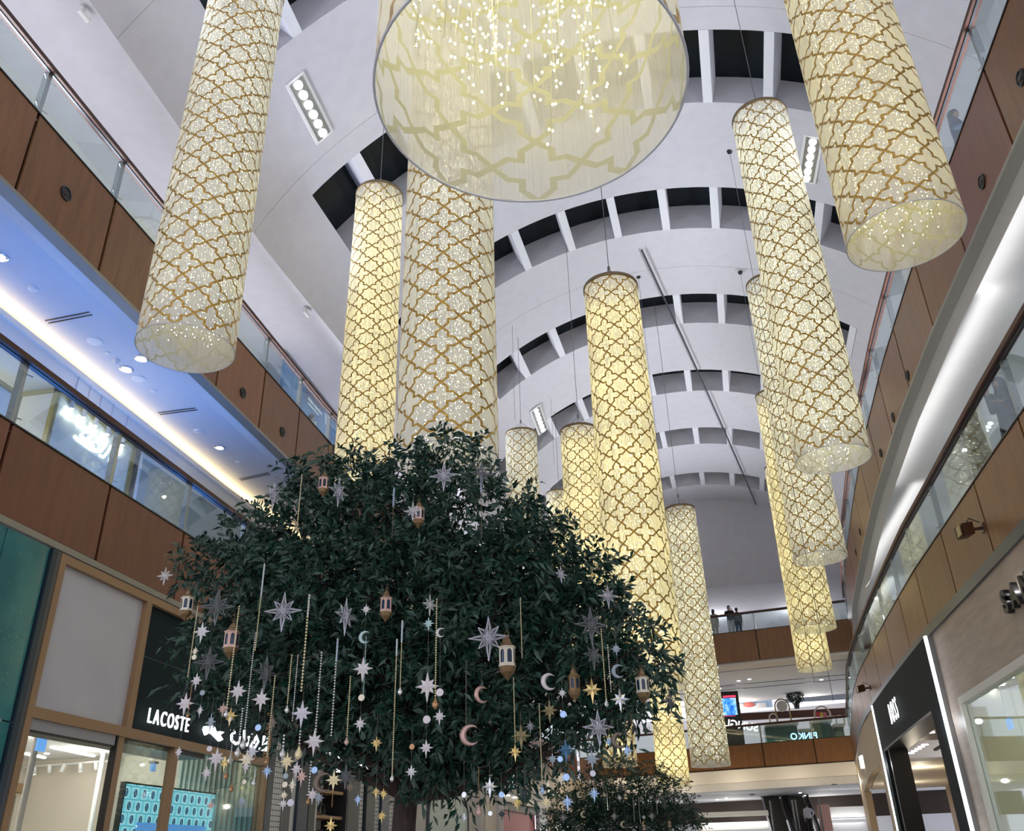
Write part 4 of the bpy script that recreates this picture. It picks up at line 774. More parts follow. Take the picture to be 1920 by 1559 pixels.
M['strand_wire'] = mat('pale_copper_wire', (.5, .5, .38), .5)
def bulb_mat(name, c, s):
    m = mat(name, (1, .95, .7), .5, emit=c, estr=s); m.cycles.emission_sampling = 'NONE'; return m
M['bulb'] = bulb_mat('warm_fairy_bulb', (1, .86, .34), 30.)
M['bulb_near'] = bulb_mat('warm_fairy_bulb_near', (1, .88, .40), 11.)
M['bulb_cool'] = bulb_mat('pale_fairy_bulb', (1, .95, .62), 30.)
def strand_data(length, seed, step, br):
    rnd = random.Random(seed); w = MB(); pts = []; n = max(4, int(length / .35)); x = y = 0
    for i in range(n + 1):
        pts.append((x, y, -length * i / n)); x += rnd.uniform(-.02, .02); y += rnd.uniform(-.02, .02)
    w.tube(pts, .0022, 3, cap=False)
    bl = MB(); z = -rnd.uniform(0, step)
    while z > -length:
        k = min(n - 1, int(-z / length * n)); f = -z / length * n - k
        px, py = lerp(pts[k][0], pts[k + 1][0], f), lerp(pts[k][1], pts[k + 1][1], f)
        a = rnd.uniform(0, 2 * PI); r = rnd.uniform(.012, .045); c = Vector((px + r * math.cos(a), py + r * math.sin(a), z)); q = br
        bl.add([c + Vector((0, 0, q * 1.5)), c + Vector((q, 0, -q * .5)), c + Vector((-q * .5, q * .86, -q * .5)), c + Vector((-q * .5, -q * .86, -q * .5)), c - Vector((0, 0, q))],
               [(0, 1, 2), (0, 2, 3), (0, 3, 1), (4, 2, 1), (4, 3, 2), (4, 1, 3)])
        z -= step * rnd.uniform(.5, 1.4)
    return w, bl
def lantern(label, pt, pb, Y, glow, cool=False, rt=.60, rb=.655, nstr=18, phase=0., zt=None, step=.13, br=.0078, nring=64, warmb=False):
    b = aty(*pb, Y); zb = b.z
    if zt is None: zt = aty(*pt, Y).z
    H = zt - zb; t = thing('fabric_lantern', (b.x, Y, zb), label, 'lantern', 'tall fabric lanterns hanging in the atrium')
    # drum
    n = nring; rows = max(8, int(H / .25)); me = bpy.data.meshes.new('fabric_shade'); vs = []; fs = []; uv = []
    for i in range(rows + 1):
        z = H * i / rows; r0 = lerp(rb, rt, i / rows)
        for k in range(n):
            th = 2 * PI * k / n; r = r0 * (1 + .006 * math.sin(7 * th + 1.3 * Y) + .004 * math.sin(19 * th)); vs.append((r * math.cos(th), r * math.sin(th), z))
    for i in range(rows):
        for k in range(n):
            fs.append((i * n + k, i * n + (k + 1) % n, (i + 1) * n + (k + 1) % n, (i + 1) * n + k))
            u0, u1 = 9 * k / n + phase, 9 * (k + 1) / n + phase; v0, v1 = H * i / rows / PER, H * (i + 1) / rows / PER
            uv += [u0, v0, u1, v0, u1, v1, u0, v1]
    me.from_pydata(vs, [], fs); l = me.uv_layers.new(name='UVMap'); l.data.foreach_set('uv', uv)
    me.polygons.foreach_set('use_smooth', [True] * len(fs)); me.materials.append(M['cloth'])
    o = bpy.data.objects.new('fabric_shade', me); COL.objects.link(o); o.parent = t
    h = MB(); ring = [(rt * 1.015 * math.cos(2 * PI * k / 40), rt * 1.015 * math.sin(2 * PI * k / 40), H + .02) for k in range(41)]
    h.lathe([(rt * .975, H), (rt * 1.025, H), (rt * 1.025, H + .075), (rt * .975, H + .075), (rt * .975, H)], 48, cap=False); h.build('top_hoop', M['hoop'], t, True)
    h = MB(); h.tube([((rb + .002) * math.cos(2 * PI * k / 64), (rb + .002) * math.sin(2 * PI * k / 64), 0) for k in range(65)], .0065, 5, cap=False); h.build('bottom_hoop', M['hoop_white'], t, True)
    # cross bars, bridle and cable up to the vault
    c = MB(); c.tube([(-rt, 0, H + .05), (rt, 0, H + .05)], .012, 5); c.tube([(0, -rt, H + .05), (0, rt, H + .05)], .012, 5)
    c.build('cross_bar', M['wire'], t)
    dx = b.x - VX(Y); RR = VR + (.99 if any(a_ < Y < b_ for a_, b_ in SLOTS) else 0); ztop = VC + math.sqrt(max(.1, RR ** 2 - dx * dx)) - zb; w = MB()
    for sx, sy in ((1, 0), (-1, 0), (0, 1), (0, -1)): w.tube([(rt * .9 * sx, rt * .9 * sy, H + .05), (0, 0, H + .55)], .006, 4)
    w.tube([(0, 0, H + .55), (0, 0, ztop)], .008, 4); w.lathe([(.001, 0), (.03, .02), (.03, .12), (.001, .14)], 8, c=(0, 0, H + .5)); w.build('suspension_cable', M['wire'], t)
    # fairy light strands
    rnd = random.Random(int(Y * 100) + int(b.x * 37)); var = []
    for k in range(4):
        L = H - rnd.uniform(.02, .38) * (1 if k else .2); var.append(strand_data(L, k + int(Y * 10), step, br))
    mw = []; 
    for w_, bl in var:
        so = w_.build('light_strand', M['strand_wire']); bo = bl.build('fairy_bulbs', M['bulb_near' if warmb else 'bulb_cool' if cool else 'bulb'], so); bo['kind'] = 'stuff'; mw.append((so, bo))
    for k in range(nstr):
        so, bo = mw[k % 4]
        if k >= 4:
            s2 = so.copy(); COL.objects.link(s2); b2 = bo.copy(); COL.objects.link(b2); b2.parent = s2; so = s2
        a = 2.399963 * k; r = rb * (.16 + .56 * math.sqrt((k + .5) / nstr)); so.location = (r * math.cos(a), r * math.sin(a), H + .04)
        so.rotation_euler = (0, 0, rnd.uniform(0, 6.28)); so.parent = t
    # the light the bulbs give
    nl = max(2, int(H / 1.5)); col = (1, .95, .80) if cool else (1, .84, .42)
    for i in range(nl): point('lantern_glow', (0, 0, H * (i + .5) / nl), glow * 6.5 * H / nl / 1.5, col, .04, t)
    return t
# bottoms and tops measured along each drum
lantern('nearest fabric lantern seen from below, its open bottom full of lights', (1000, 0), (995, 180), 2.6, .42, True, .655, .655, 38, .1, zt=12.5, step=0.075, br=0.0077, nring=96, warmb=True)
lantern('white and gold fabric lantern nearest the left balconies', (455, 0), (348, 655), 9.0, .5, True, .60, .64, 22, .35, zt=15.2, step=0.128, br=0.0059)
lantern('slim pale yellow lantern touching the left side of a wider one', (709, 372), (680, 905), 15.6, 1.6, False, .57, .62, 18, .0)
lantern('wide greyish white lantern rising straight behind the tree top', (836, 0), (838, 868), 9.4, .45, True, .62, .64, 24, .56, zt=13.5, step=0.128, br=0.0059)
lantern('long yellow lantern in the middle reaching down beside the tree', (1150, 545), (1216, 1292), 15.0, 1.8, False, .56, .615, 20, .2)
lantern('tall lantern right of centre ending above another one, bottom glowing yellow', (1428, 226), (1562, 862), 14.3, 1.0, True, .57, .63, 20, .45)
lantern('big lantern at upper right nearest the right balcony', (1567, 0), (1698, 445), 8.6, .65, False, .63, .645, 26, .15, zt=14.2, step=0.128, br=0.0059)
lantern('pale lantern behind the tall right one, second in the right row', (1424, 538), (1538, 1048), 21.5, 1.0, True, .57, .64, 16, .3, step=0.176, br=0.0090)
lantern('lantern third from the end of the right row, over a yellow one', (1445, 745), (1529, 1180), 27.6, 1.5, False, .56, .62, 14, .7, step=0.208, br=0.0108)
lantern('short looking yellow lantern farthest along the right row', (1455, 880), (1528, 1256), 35.0, 2.2, False, .56, .64, 12, .1, step=0.240, br=0.0126)
lantern('bright yellow lantern between the white one and the long middle one', (1086, 812), (1118, 1290), 24.0, 2.4, False, .58, .62, 16, .85, step=0.176, br=0.0090)
lantern('small white lantern with faint light just right of the tree top', (972, 818), (985, 1050), 27.5, .55, True, .56, .60, 14, .4, step=0.208, br=0.0090)
lantern('greyish lantern hanging low behind the right edge of the long middle one', (1277, 958), (1333, 1437), 30.0, .8, True, .54, .62, 14, .25, step=0.208, br=0.0108)
lantern('deep yellow lantern ending lowest, above the small round tree', (1232, 1180), (1264, 1476), 36.0, 3.4, False, .56, .62, 12, .6, step=0.240, br=0.0126)
lantern('distant yellow lantern top peeping between tree and bright neighbour', (1040, 930), (1062, 1180), 34.0, 1.4, False, .56, .62, 12, .5, step=0.240, br=0.0126)
lantern('lantern whose lower end shows under the right side of the tree', (1140, 1180), (1163, 1438), 33.0, 1.2, False, .56, .62, 12, .3, step=0.240, br=0.0126)
# ------------------------------------------------------------------ people
skin = mat('skin', (.50, .31, .23), .6); M['skin'] = skin
def skinned(name, joints, edges, m, parent, sub=2):
    me = bpy.data.meshes.new(name); me.from_pydata([j[0] for j in joints], edges, []); o = bpy.data.objects.new(name, me); COL.objects.link(o)
    sk = o.modifiers.new('Skin', 'SKIN'); sk.use_smooth_shade = True
    for v, j in zip(me.skin_vertices[0].data, joints): v.radius = (j[1], j[2] if len(j) > 2 else j[1])
    me.skin_vertices[0].data[0].use_root = True; s = o.modifiers.new('Sub', 'SUBSURF'); s.levels = sub; s.render_levels = sub
    dg = bpy.context.evaluated_depsgraph_get(); nm = bpy.data.meshes.new_from_object(o.evaluated_get(dg)); o.modifiers.clear(); o.data = nm; nm.materials.clear(); nm.materials.append(m)
    nm.polygons.foreach_set('use_smooth', [True] * len(nm.polygons)); o.parent = parent; return o
def person(loc, rz, label, top, bottom, hair, arms, h=1.68, robe=False, head_turn=0., shirt_len=.86, look=0., veil=None):
    """arms: for each side (elbow, wrist) offsets from the shoulder, in metres"""
    t = thing('person', loc, label, 'person', rz=rz); k = h / 1.70
    J = [((0, 0, .95), .13, .10), ((0, 0, 1.15), .125, .09), ((0, .0, 1.34), .16, .10), ((0, 0, 1.44), .07), ((0, -.01, 1.50), .052), ((0, -.015, 1.57), .07, .08), ((0, -.015, 1.64), .078, .09), ((0, -.01, 1.68), .05)]
    E_ = [(i, i + 1) for i in range(7)]
    for s in (-1, 1):
        b = len(J); J += [((.10 * s, 0, .88), .085), ((.10 * s, -.01, .5), .058), ((.10 * s, .02, .10), .038), ((.10 * s, -.10, .04), .035)]; E_ += [(0, b), (b, b + 1), (b + 1, b + 2), (b + 2, b + 3)]
        sh = Vector((.18 * s, 0, 1.38)); e, w = arms[0 if s < 0 else 1]; e = sh + Vector(e); w = sh + Vector(w); b = len(J)
        J += [(tuple(sh), .055), (tuple(e), .042), (tuple(w), .030)]; E_ += [(2, b), (b, b + 1), (b + 1, b + 2)]
        d = (w - e).normalized(); sd = d.cross(Vector((0, 0, 1))).normalized() if abs(d.z) < .95 else Vector((1, 0, 0)); pc = b + 3
        J.append((tuple(w + d * .07), .030, .018)); E_.append((b + 2, pc))
        for q in range(4):
            f0 = w + d * .10 + sd * (.026 - .017 * q); f1 = f0 + d * .045; f2 = f1 + d * .03 + Vector((0, 0, -.015)); c = len(J); J += [(tuple(f0), .009), (tuple(f1), .008), (tuple(f2), .007)]; E_ += [(pc, c), (c, c + 1), (c + 1, c + 2)]
        c = len(J); th = w + d * .04 + sd * .035; J += [(tuple(th), .010), (tuple(th + d * .03 + sd * .015), .008)]; E_ += [(b + 2, c), (c, c + 1)]
    J = [(tuple(Vector(j[0]) * k), *[r * k for r in j[1:]]) for j in J]; body = skinned('body', J, E_, skin, t, 1)
    f = MB(); f.add([Vector(q) * k for q in ((-.012, -.105, 1.60), (.012, -.105, 1.60), (0, -.130, 1.585), (0, -.10, 1.635))], [(0, 2, 1), (0, 3, 2), (1, 2, 3)]); f.build('nose', skin, body)
    for s in (-1, 1): e = MB(); e.lathe([(.001, -.006), (.008, 0), (.001, .006)], 8, c=(.028 * k * s, -.098 * k, 1.628 * k)); e.build('eye', M['black_metal'], body)
    mo = MB(); mo.obox(Vector((0, -.098, 1.555)) * k, (.02, 0, 0), (0, .004, 0), (0, 0, .004)); mo.build('mouth', mat('lips', (.35, .12, .1), .5), body)
    def loft(name, secs, m, n=20, cap=False):
        mb = MB(); rows = []
        for (z, rx, ry, cx, cy) in secs: rows.append([Vector((cx + rx * math.cos(2 * PI * i / n), cy + ry * math.sin(2 * PI * i / n), z)) * k for i in range(n)])
        vs = [p for r_ in rows for p in r_]; fs = [(i * n + j, i * n + (j + 1) % n, (i + 1) * n + (j + 1) % n, (i + 1) * n + j) for i in range(len(rows) - 1) for j in range(n)]
        if cap: fs.append(tuple(range((len(rows) - 1) * n, len(rows) * n)))
        mb.add(vs, fs); return mb.build(name, m, t, True)
    if robe: loft('robe', [(.03, .30, .24, 0, 0), (.5, .25, .19, 0, 0), (.95, .20, .15, 0, 0), (1.2, .20, .14, 0, 0), (1.36, .215, .12, 0, 0), (1.43, .16, .09, 0, 0), (1.47, .07, .065, 0, -.005)], top)
    else:
        loft('shirt', [(shirt_len, .185, .135, 0, 0), (1.05, .165, .125, 0, 0), (1.22, .19, .13, 0, 0), (1.36, .215, .115, 0, 0), (1.43, .15, .085, 0, 0), (1.47, .065, .06, 0, -.005)], top)
        for s in (-1, 1): loft('trouser_leg', [(.06, .07, .08, .10 * s, .01), (.5, .082, .09, .10 * s, 0), (.90, .10, .12, .09 * s, 0)], bottom, 14)
    for i, s in enumerate((-1, 1)):
        sh = Vector((.18 * s, 0, 1.38)); e, w = arms[i]; a, b, c = sh, sh + Vector(e), sh + Vector(w); mb = MB(); mb.tube([a * k, b * k, (b.lerp(c, .92)) * k], [.075 * k, .062 * k, .055 * k if not robe else .075 * k], 10, cap=False); mb.build('sleeve', top, t, True)
    hp = [(1.50, .085, .09, 0, .01), (1.56, .095, .10, 0, .012), (1.64, .100, .108, 0, .008), (1.70, .085, .09, 0, 0), (1.735, .045, .05, 0, 0)]
    if veil:
        mb = MB(); n = 22; rows = []
        for (z, rx, ry, cy) in ((1.38, .17, .13, .0), (1.46, .12, .11, .0), (1.54, .105, .115, .01), (1.62, .108, .118, .008), (1.69, .094, .10, 0), (1.735, .05, .055, 0)):
            rows.append([Vector(((rx) * math.cos(a), cy + ry * math.sin(a), z)) * k for a in [(-PI / 2 + (.62 if 1.5 < z < 1.67 else .15)) + (2 * PI - 2 * (.62 if 1.5 < z < 1.67 else .15)) * i / (n - 1) for i in range(n)]])
        vs = [p for r_ in rows for p in r_]; fs = [(i * n + j, i * n + j + 1, (i + 1) * n + j + 1, (i + 1) * n + j) for i in range(len(rows) - 1) for j in range(n - 1)]; fs.append(tuple(range((len(rows) - 1) * n, len(rows) * n))); mb.add(vs, fs); mb.build('headscarf', veil, t, True)
    else:
        mb = MB(); n = 18; rows = []
        for (z, rx, ry, cy) in ((1.52 if hair[1] == 0 else 1.38, .07, .06, .05), (1.60, .09, .085, .022), (1.655, .09, .1, .006), (1.70, .075, .085, 0), (1.728, .035, .04, 0)):
            g0 = .95 if z < 1.65 else .1; rows.append([Vector((rx * math.cos(a), cy + ry * math.sin(a), z)) * k for a in [-PI / 2 + g0 + (2 * PI - 2 * g0) * i / (n - 1) for i in range(n)]])
        vs = [p for r_ in rows for p in r_]; fs = [(i * n + j, i * n + j + 1, (i + 1) * n + j + 1, (i + 1) * n + j) for i in range(len(rows) - 1) for j in range(n - 1)]; fs.append(tuple(range((len(rows) - 1) * n, len(rows) * n))); mb.add(vs, fs); mb.build('hair', hair[0], t, True)
    return t
blk = mat('black_cloth', (.018, .018, .024), .8); blk2 = mat('charcoal_cloth', (.06, .065, .08), .8); whc = mat('white_shirt_cloth', (.7, .7, .7), .7); jean = mat('blue_jeans', (.06, .09, .16), .8); beige = mat('beige_cloth', (.45, .40, .34), .8); hr = (mat('dark_hair', (.015, .012, .012), .5), 0)
down = ((-.03, 0, -.27), (-.03, -.05, -.52)); downr = ((.03, 0, -.27), (.03, -.05, -.52))
hold = ((-.06, -.02, -.26), (.06, -.24, -.22)); holdr = ((.06, -.02, -.26), (-.06, -.24, -.22)); faceh = ((-.03, -.08, -.24), (.09, -.22, .06))
person((6.19, 14.65, 7.28), -PI / 2 + .5, 'woman in black robe and headscarf touching her face, nearest the right edge', blk2, blk2, hr, (faceh, holdr), robe=True, veil=blk2)
person((6.00, 15.75, 7.28), -PI / 2 - .3, 'person in black robe with headscarf and face veil holding something by the railing', blk2, blk2, hr, (hold, holdr), 1.64, robe=True, veil=blk)
fb = 12.28
person((2.55, 49.55, fb), PI * .95, 'person with long dark hair and pale top seen from behind on the far bridge', beige, beige, (hr[0], 1), (down, downr), 1.62)
person((3.42, 49.35, fb), .15, 'person in black jacket and white trousers holding up a phone on the far bridge', blk, whc, hr, (((-.08, -.05, -.22), (.08, -.28, .0)), ((.08, -.05, -.22), (-.08, -.28, .0))), 1.72)
person((3.85, 49.7, fb), PI, 'person in dark clothes half hidden behind the one with the phone', blk, jean, hr, (down, downr), 1.66)
person((-10.1, 22.05, fb), 2.6, 'person in white shirt with dark hair before the blue display', whc, blk, hr, (down, downr), 1.66)
person((6.30, 13.2, fb), .9, 'person in dark blue top half hidden by the upper right railing', jean, blk, hr, (hold, holdr), 1.68)
person((7.15, 60.2, 2.55), PI, 'person in light shirt with hand on hip riding the right escalator', mat('pale_blue_shirt', (.42, .45, .55), .7), blk, hr, (((-.16, .04, -.22), (-.02, -.06, -.38)), downr), 1.72)
# ------------------------------------------------------------------ trees
lm = mat('olive_leaf', (.02, .07, .05), .36); g = N(lm); gi = g.add('ShaderNodeNewGeometry'); tc = g.add('ShaderNodeTexCoord').outputs['Object']
c1 = g.ramp(g.noise(tc, 5.5, 3, .6), [(.35, (.005, .027, .017)), (.6, (.011, .058, .037)), (.75, (.028, .095, .058))])
g.l.new(g.mixc(gi.outputs['Backfacing'], c1, (.032, .078, .052, 1)), g.bsdf.inputs['Base Color'])
bark = mat('dark_bark', (.06, .04, .03), .8); g = N(bark); tc = g.add('ShaderNodeTexCoord').outputs['Object']; g.l.new(g.ramp(g.noise(g.mapping(tc, (6, 6, 1.2)), 5, 6, .7), [(.3, (.022, .015, .013)), (.7, (.10, .066, .05))]), g.bsdf.inputs['Base Color'])
bp = g.add('ShaderNodeBump'); bp.inputs['Strength'].default_value = .8; bp.inputs['Distance'].default_value = .03; g.l.new(g.noise(g.mapping(tc, (9, 9, 1.5)), 5, 6, .7), bp.inputs['Height']); g.l.new(bp.outputs[0], g.bsdf.inputs['Normal'])
def foliage(name, blobs, dens, lsize, seed, parent, droop=.35):
    """twigs of paired leaves over the skins of many leafy clumps; blobs: (centre, radius)"""
    rs = np.random.RandomState(seed); V = []; Fc = []; o = np.array(parent.location); nb = 0
    for c, r in blobs:
        n = int(dens * r * r); d = rs.normal(size=(n, 3)); d /= np.linalg.norm(d, axis=1)[:, None]
        rad = r * (rs.uniform(.35, 1.08, n) ** .6); p = np.array(c)[None] + d * rad[:, None] - o
        ax = d * .8 + rs.normal(size=(n, 3)) * .55 + np.array([0, 0, .15]); ax /= np.linalg.norm(ax, axis=1)[:, None]
        L = rs.uniform(.14, .30, n) * lsize / .1; K = 9
        for k in range(K):
            t = (k + .5) / K; base = p + ax * (L * t)[:, None] + np.array([0, 0, -1]) * (droop * L * t * t)[:, None]
            sd = np.cross(ax, rs.normal(size=(n, 3))); sd /= np.linalg.norm(sd, axis=1)[:, None] + 1e-9
            ld = ax * .55 + sd * .8 + np.array([0, 0, -.25]) * rs.uniform(-.3, 1, n)[:, None]; ld /= np.linalg.norm(ld, axis=1)[:, None]
            ll = lsize * rs.uniform(.65, 1.2, n); w = ll * rs.uniform(.14, .19, n)
            up = np.cross(ld, sd + rs.normal(size=(n, 3)) * .3); up /= np.linalg.norm(up, axis=1)[:, None] + 1e-9; wd = np.cross(ld, up)
            m_ = base + ld * (ll * .5)[:, None]; tip = base + ld * ll[:, None] - np.array([0, 0, 1]) * (ll * .16)[:, None]
            q = np.stack([base, m_ + wd * w[:, None] - up * (w * .35)[:, None], m_ + up * (w * .1)[:, None], m_ - wd * w[:, None] - up * (w * .35)[:, None], tip], 1)
            V.append(q.reshape(-1, 3)); b = nb + np.arange(n) * 5; nb += 5 * n
            for f in ((0, 2, 1), (0, 3, 2), (1, 2, 4), (2, 3, 4)): Fc.append(np.stack([b + f[0], b + f[1], b + f[2]], 1))
    V = np.concatenate(V); Fc = np.concatenate(Fc); me = bpy.data.meshes.new(name); me.vertices.add(len(V)); me.vertices.foreach_set('co', V.astype(np.float32).ravel())
    me.loops.add(len(Fc) * 3); me.loops.foreach_set('vertex_index', Fc.astype(np.int32).ravel()); me.polygons.add(len(Fc)); me.polygons.foreach_set('loop_start', np.arange(len(Fc), dtype=np.int32) * 3); me.polygons.foreach_set('use_smooth', np.ones(len(Fc), dtype=bool))
    me.update(); me.validate(); me.materials.append(lm); ob = bpy.data.objects.new(name, me); COL.objects.link(ob); ob.parent = parent; return ob
def tree(label, base, blobs, trunk_r, fork_z, dens, lsize, seed):
    t = thing('olive_tree', base, label, 'tree', 'decorated indoor trees'); o = Vector(base)
    tr = MB(); pts = [Vector((0, 0, 0)), Vector((.01, 0, fork_z * .3)), Vector((-.02, .02, fork_z * .65)), Vector((.03, 0, fork_z))]
    tr.tube(pts, [trunk_r * 1.25, trunk_r, trunk_r * .95, trunk_r * .9], 14); tr.build('trunk', bark, t, True)
    for i, (c, r) in enumerate(blobs):
        if i % 2: continue
        b = MB(); e = Vector(c) - o; s = pts[-1] + Vector((0, 0, -.15)); mid = s.lerp(e, .5) + Vector((0, 0, -.12)); b.tube([s, s.lerp(mid, .5), mid, e], [trunk_r * .55, trunk_r * .4, trunk_r * .28, trunk_r * .1], 7); b.build('branch', bark, t, True)
    foliage('foliage', blobs, dens, lsize, seed, t); return t
PB = [(850, 885, 82), (770, 905, 80), (655, 915, 80), (590, 925, 65), (560, 975, 85), (720, 990, 120), (900, 985, 115), (480, 1010, 70), (440, 1080, 80), (375, 1058, 36), (345, 1050, 22), (515, 1100, 90),
      (990, 1000, 72), (1010, 1060, 90), (1080, 1090, 68), (1135, 1165, 62), (1190, 1215, 48), (1230, 1255, 30), (1215, 1290, 30), (1175, 1290, 50), (1070, 1200, 105), (930, 1130, 140), (760, 1120, 150), (620, 1120, 140), (900, 1270, 140), (720, 1280, 140), (560, 1250, 125), (430, 1190, 75),
      (400, 1270, 50), (455, 1290, 58), (560, 1325, 62), (660, 1345, 62), (800, 1365, 78), (900, 1390, 72), (1000, 1350, 72), (1090, 1310, 65), (840, 1445, 42), (800, 1480, 28), (960, 1420, 42), (1130, 1330, 34), (1150, 1270, 55), (640, 1400, 22), (920, 1430, 28), (1030, 1400, 34), (1100, 1375, 30)]
rr = random.Random(5); blobs = []
for px, py, r in PB:
    Y = 7.25 + rr.uniform(-.15, .15); k = Y * 1.06 / F_PX; c = aty(px, py, Y); blobs.append((tuple(c), r * k * .88))
for px, py, r in [(760, 1150, 170), (600, 1180, 130), (930, 1200, 140), (760, 1300, 120), (1050, 1180, 80), (480, 1180, 80)]:
    c = aty(px, py, 8.3); blobs.append((tuple(c), r * 8.3 * 1.06 / F_PX))
b0 = aty(755, 1559, 7.5)
tree('large dark green tree hung with stars, lanterns and crystal strings', (b0.x, 7.5, 0), blobs, .105, 2.25, 900, .10, 11)
PB2 = [(1165, 1478, 48), (1110, 1490, 42), (1215, 1485, 42), (1070, 1520, 40), (1260, 1515, 40), (1160, 1540, 60), (1045, 1555, 26), (1290, 1550, 26), (1230, 1560, 50), (1100, 1560, 50), (1165, 1600, 80)]
blobs2 = []
for px, py, r in PB2: c = aty(px, py, 26); blobs2.append((tuple(c), r * 26 * 1.02 / F_PX))
b2 = aty(1165, 1559, 26); tree('smaller looking round tree with tiny ornaments standing far behind', (b2.x, 26, 0), blobs2, .12, 1.6, 430, .11, 7)
# ------------------------------------------------------------------ ornaments
def glit(name, c, metal=.2, r=.45):
    m = mat(name, c, r, metal); g = N(m); tc = g.add('ShaderNodeTexCoord').outputs['Object']; n = g.add('ShaderNodeTexWhiteNoise'); g.l.new(g.mapping(tc, (400, 400, 400)), n.inputs[0])
    g.l.new(g.mixc(g.m('MULTIPLY', g.noise(tc, 220, 2), .8), (*[x * .6 for x in c], 1), (*[min(1, x * 1.5) for x in c], 1)), g.bsdf.inputs['Base Color']); return m
OM = dict(pink=glit('pink_white_glitter', (.90, .76, .80)), white=glit('white_glitter', (.92, .92, .95)), lilac=glit('lilac_glitter', (.78, .74, .92)), silver=mat('mirror_silver', (.75, .78, .82), .12, .9), gold=mat('mirror_gold', (.78, .60, .25), .18, .85), palegold=mat('pale_gold', (.85, .75, .45), .35, .3),
          blue=mat('mirror_blue', (.42, .60, .88), .2, .5), steelblue=mat('steel_blue_foil', (.06, .16, .28), .25, .5), greyblue=glit('grey_blue_glitter', (.35, .42, .48)), dark=mat('dark_foil', (.04, .05, .06), .25, .6), olive=mat('dark_gold_foil', (.24, .20, .10), .3, .6), brown=glit('brown_glitter', (.22, .17, .13)), cream=mat('cream_foil', (.85, .78, .6), .4, .2),
          wirewhite=mat('white_wire', (.62, .62, .70), .35, .3), wiregrey=mat('grey_wire', (.22, .23, .25), .35, .4), crystal=mat('crystal', (.75, .75, .72), .08, .6), amber=mat('amber_crystal', (.45, .25, .12), .1, .5), mint=glit('mint_glitter', (.5, .72, .70)), thread=mat('thread', (.10, .09, .07), .8), ribbon=mat('pale_blue_ribbon', (.35, .45, .62), .4),
          rose=mat('rose_copper', (.62, .42, .36), .35, .5), brass=mat('antique_brass', (.20, .13, .06), .4, .6), ivory=mat('ivory_lantern', (.66, .62, .50), .45, .1), dglass=mat('dark_blue_glass', (.01, .03, .07), .05))
def star_mesh(s, m, name='star', parent=None, loc=(0, 0, 0), yaw=0.):
    """eight-pointed compass star, half height s, raised centre on both faces"""
    mb = MB(); R_ = [1.0, .64, .84, .64, 1.15, .64, .84, .64]; pts = []
    for i in range(16):
        a = PI / 2 + i * PI / 8; r = (R_[i // 2] if i % 2 == 0 else .36) * s; x, z = r * math.cos(a), r * math.sin(a); pts.append((x * math.cos(yaw), x * math.sin(yaw), z))
    nrm = Vector((-math.sin(yaw), math.cos(yaw), 0)) * s * .13
    vs = pts + [tuple(nrm), tuple(-nrm)]; fs = [(i, (i + 1) % 16, 17) for i in range(16)] + [((i + 1) % 16, i, 16) for i in range(16)]; mb.add(vs, fs); return mb.build(name, m, parent, loc=loc)
def wirestar_mesh(s, m, parent, loc, yaw=0., name='wire_star'):
    mb = MB(); u = Vector((math.cos(yaw), math.sin(yaw), 0)); v = Vector((0, 0, 1)); n = Vector((-math.sin(yaw), math.cos(yaw), 0)); P = lambda r, a, d=0: (u * math.cos(a) + v * math.sin(a)) * r + n * d
    w = max(.0016, s * .018)
    for i in range(8):
        a = PI / 2 + i * PI / 4; R_ = s * (1.0, .72)[i % 2] * (1.12 if i == 4 else 1); tip = P(R_, a)
        for da in (-PI / 8, PI / 8): val = P(s * .36, a + da); mb.tube([val, tip], w, 4); mb.tube([P(s * .05, a), val], w, 4)
        for da in (-.06 * PI, .06 * PI): mb.tube([P(s * .04, a + da, s * .12), P(s * .42, a + da * .8, s * .06), tip], w * .8, 4); mb.tube([P(s * .04, a + da, -s * .12), P(s * .42, a + da * .8, -s * .06), tip], w * .8, 4)
    return mb.build(name, m, parent, loc=loc)
def moon_mesh(s, m, parent, loc, yaw=0., flip=1, name='crescent'):
    mb = MB(); n = 18; out = []
    for i in range(n + 1): a = PI * .30 + (PI * 1.45) * i / n; out.append((s * math.cos(a), s * math.sin(a)))
    inn = []
    for i in range(n + 1): a = PI * 1.75 - (PI * 1.45) * i / n; inn.append((s * .36 + s * .72 * math.cos(a * .96 + .06), s * .72 * math.sin(a * .96 + .06)))
    rows = []
    for i in range(n + 1):
        o_ = Vector(out[i]); q = Vector(inn[n - i]); md = (o_ + q) / 2; th = s * .24 * math.sin(PI * i / n); rows.append([(o_.x, 0, o_.y), (md.x, -th, md.y), (q.x, 0, q.y), (md.x, th, md.y)])
    vs = [((x * flip) * math.cos(yaw) - y * math.sin(yaw), (x * flip) * math.sin(yaw) + y * math.cos(yaw), z) for r in rows for x, y, z in r]
    mb.add(vs, [(i * 4 + k, i * 4 + (k + 1) % 4, (i + 1) * 4 + (k + 1) % 4, (i + 1) * 4 + k) for i in range(n) for k in range(4)]); return mb.build(name, m, parent, True, loc=loc)
def disc_mesh(s, m, parent, loc, yaw=0., name='disc'):
    mb = MB(); mb.lathe([(s * .9, -.002), (s, 0), (s * .9, .002)], 20); mb.v = [(x * math.cos(yaw) - z * math.sin(yaw), x * math.sin(yaw) + z * math.cos(yaw), y) for x, y, z in mb.v]; return mb.build(name, m, parent, loc=loc)
def drop_mesh(s, m, parent, loc, name='crystal_drop'):
    mb = MB(); mb.lathe([(.001, s * 1.2), (s * .3, s * .6), (s * .62, 0), (s * .55, -s * .5), (s * .25, -s * .85), (.001, -s)], 8); return mb.build(name, m, parent, loc=loc)
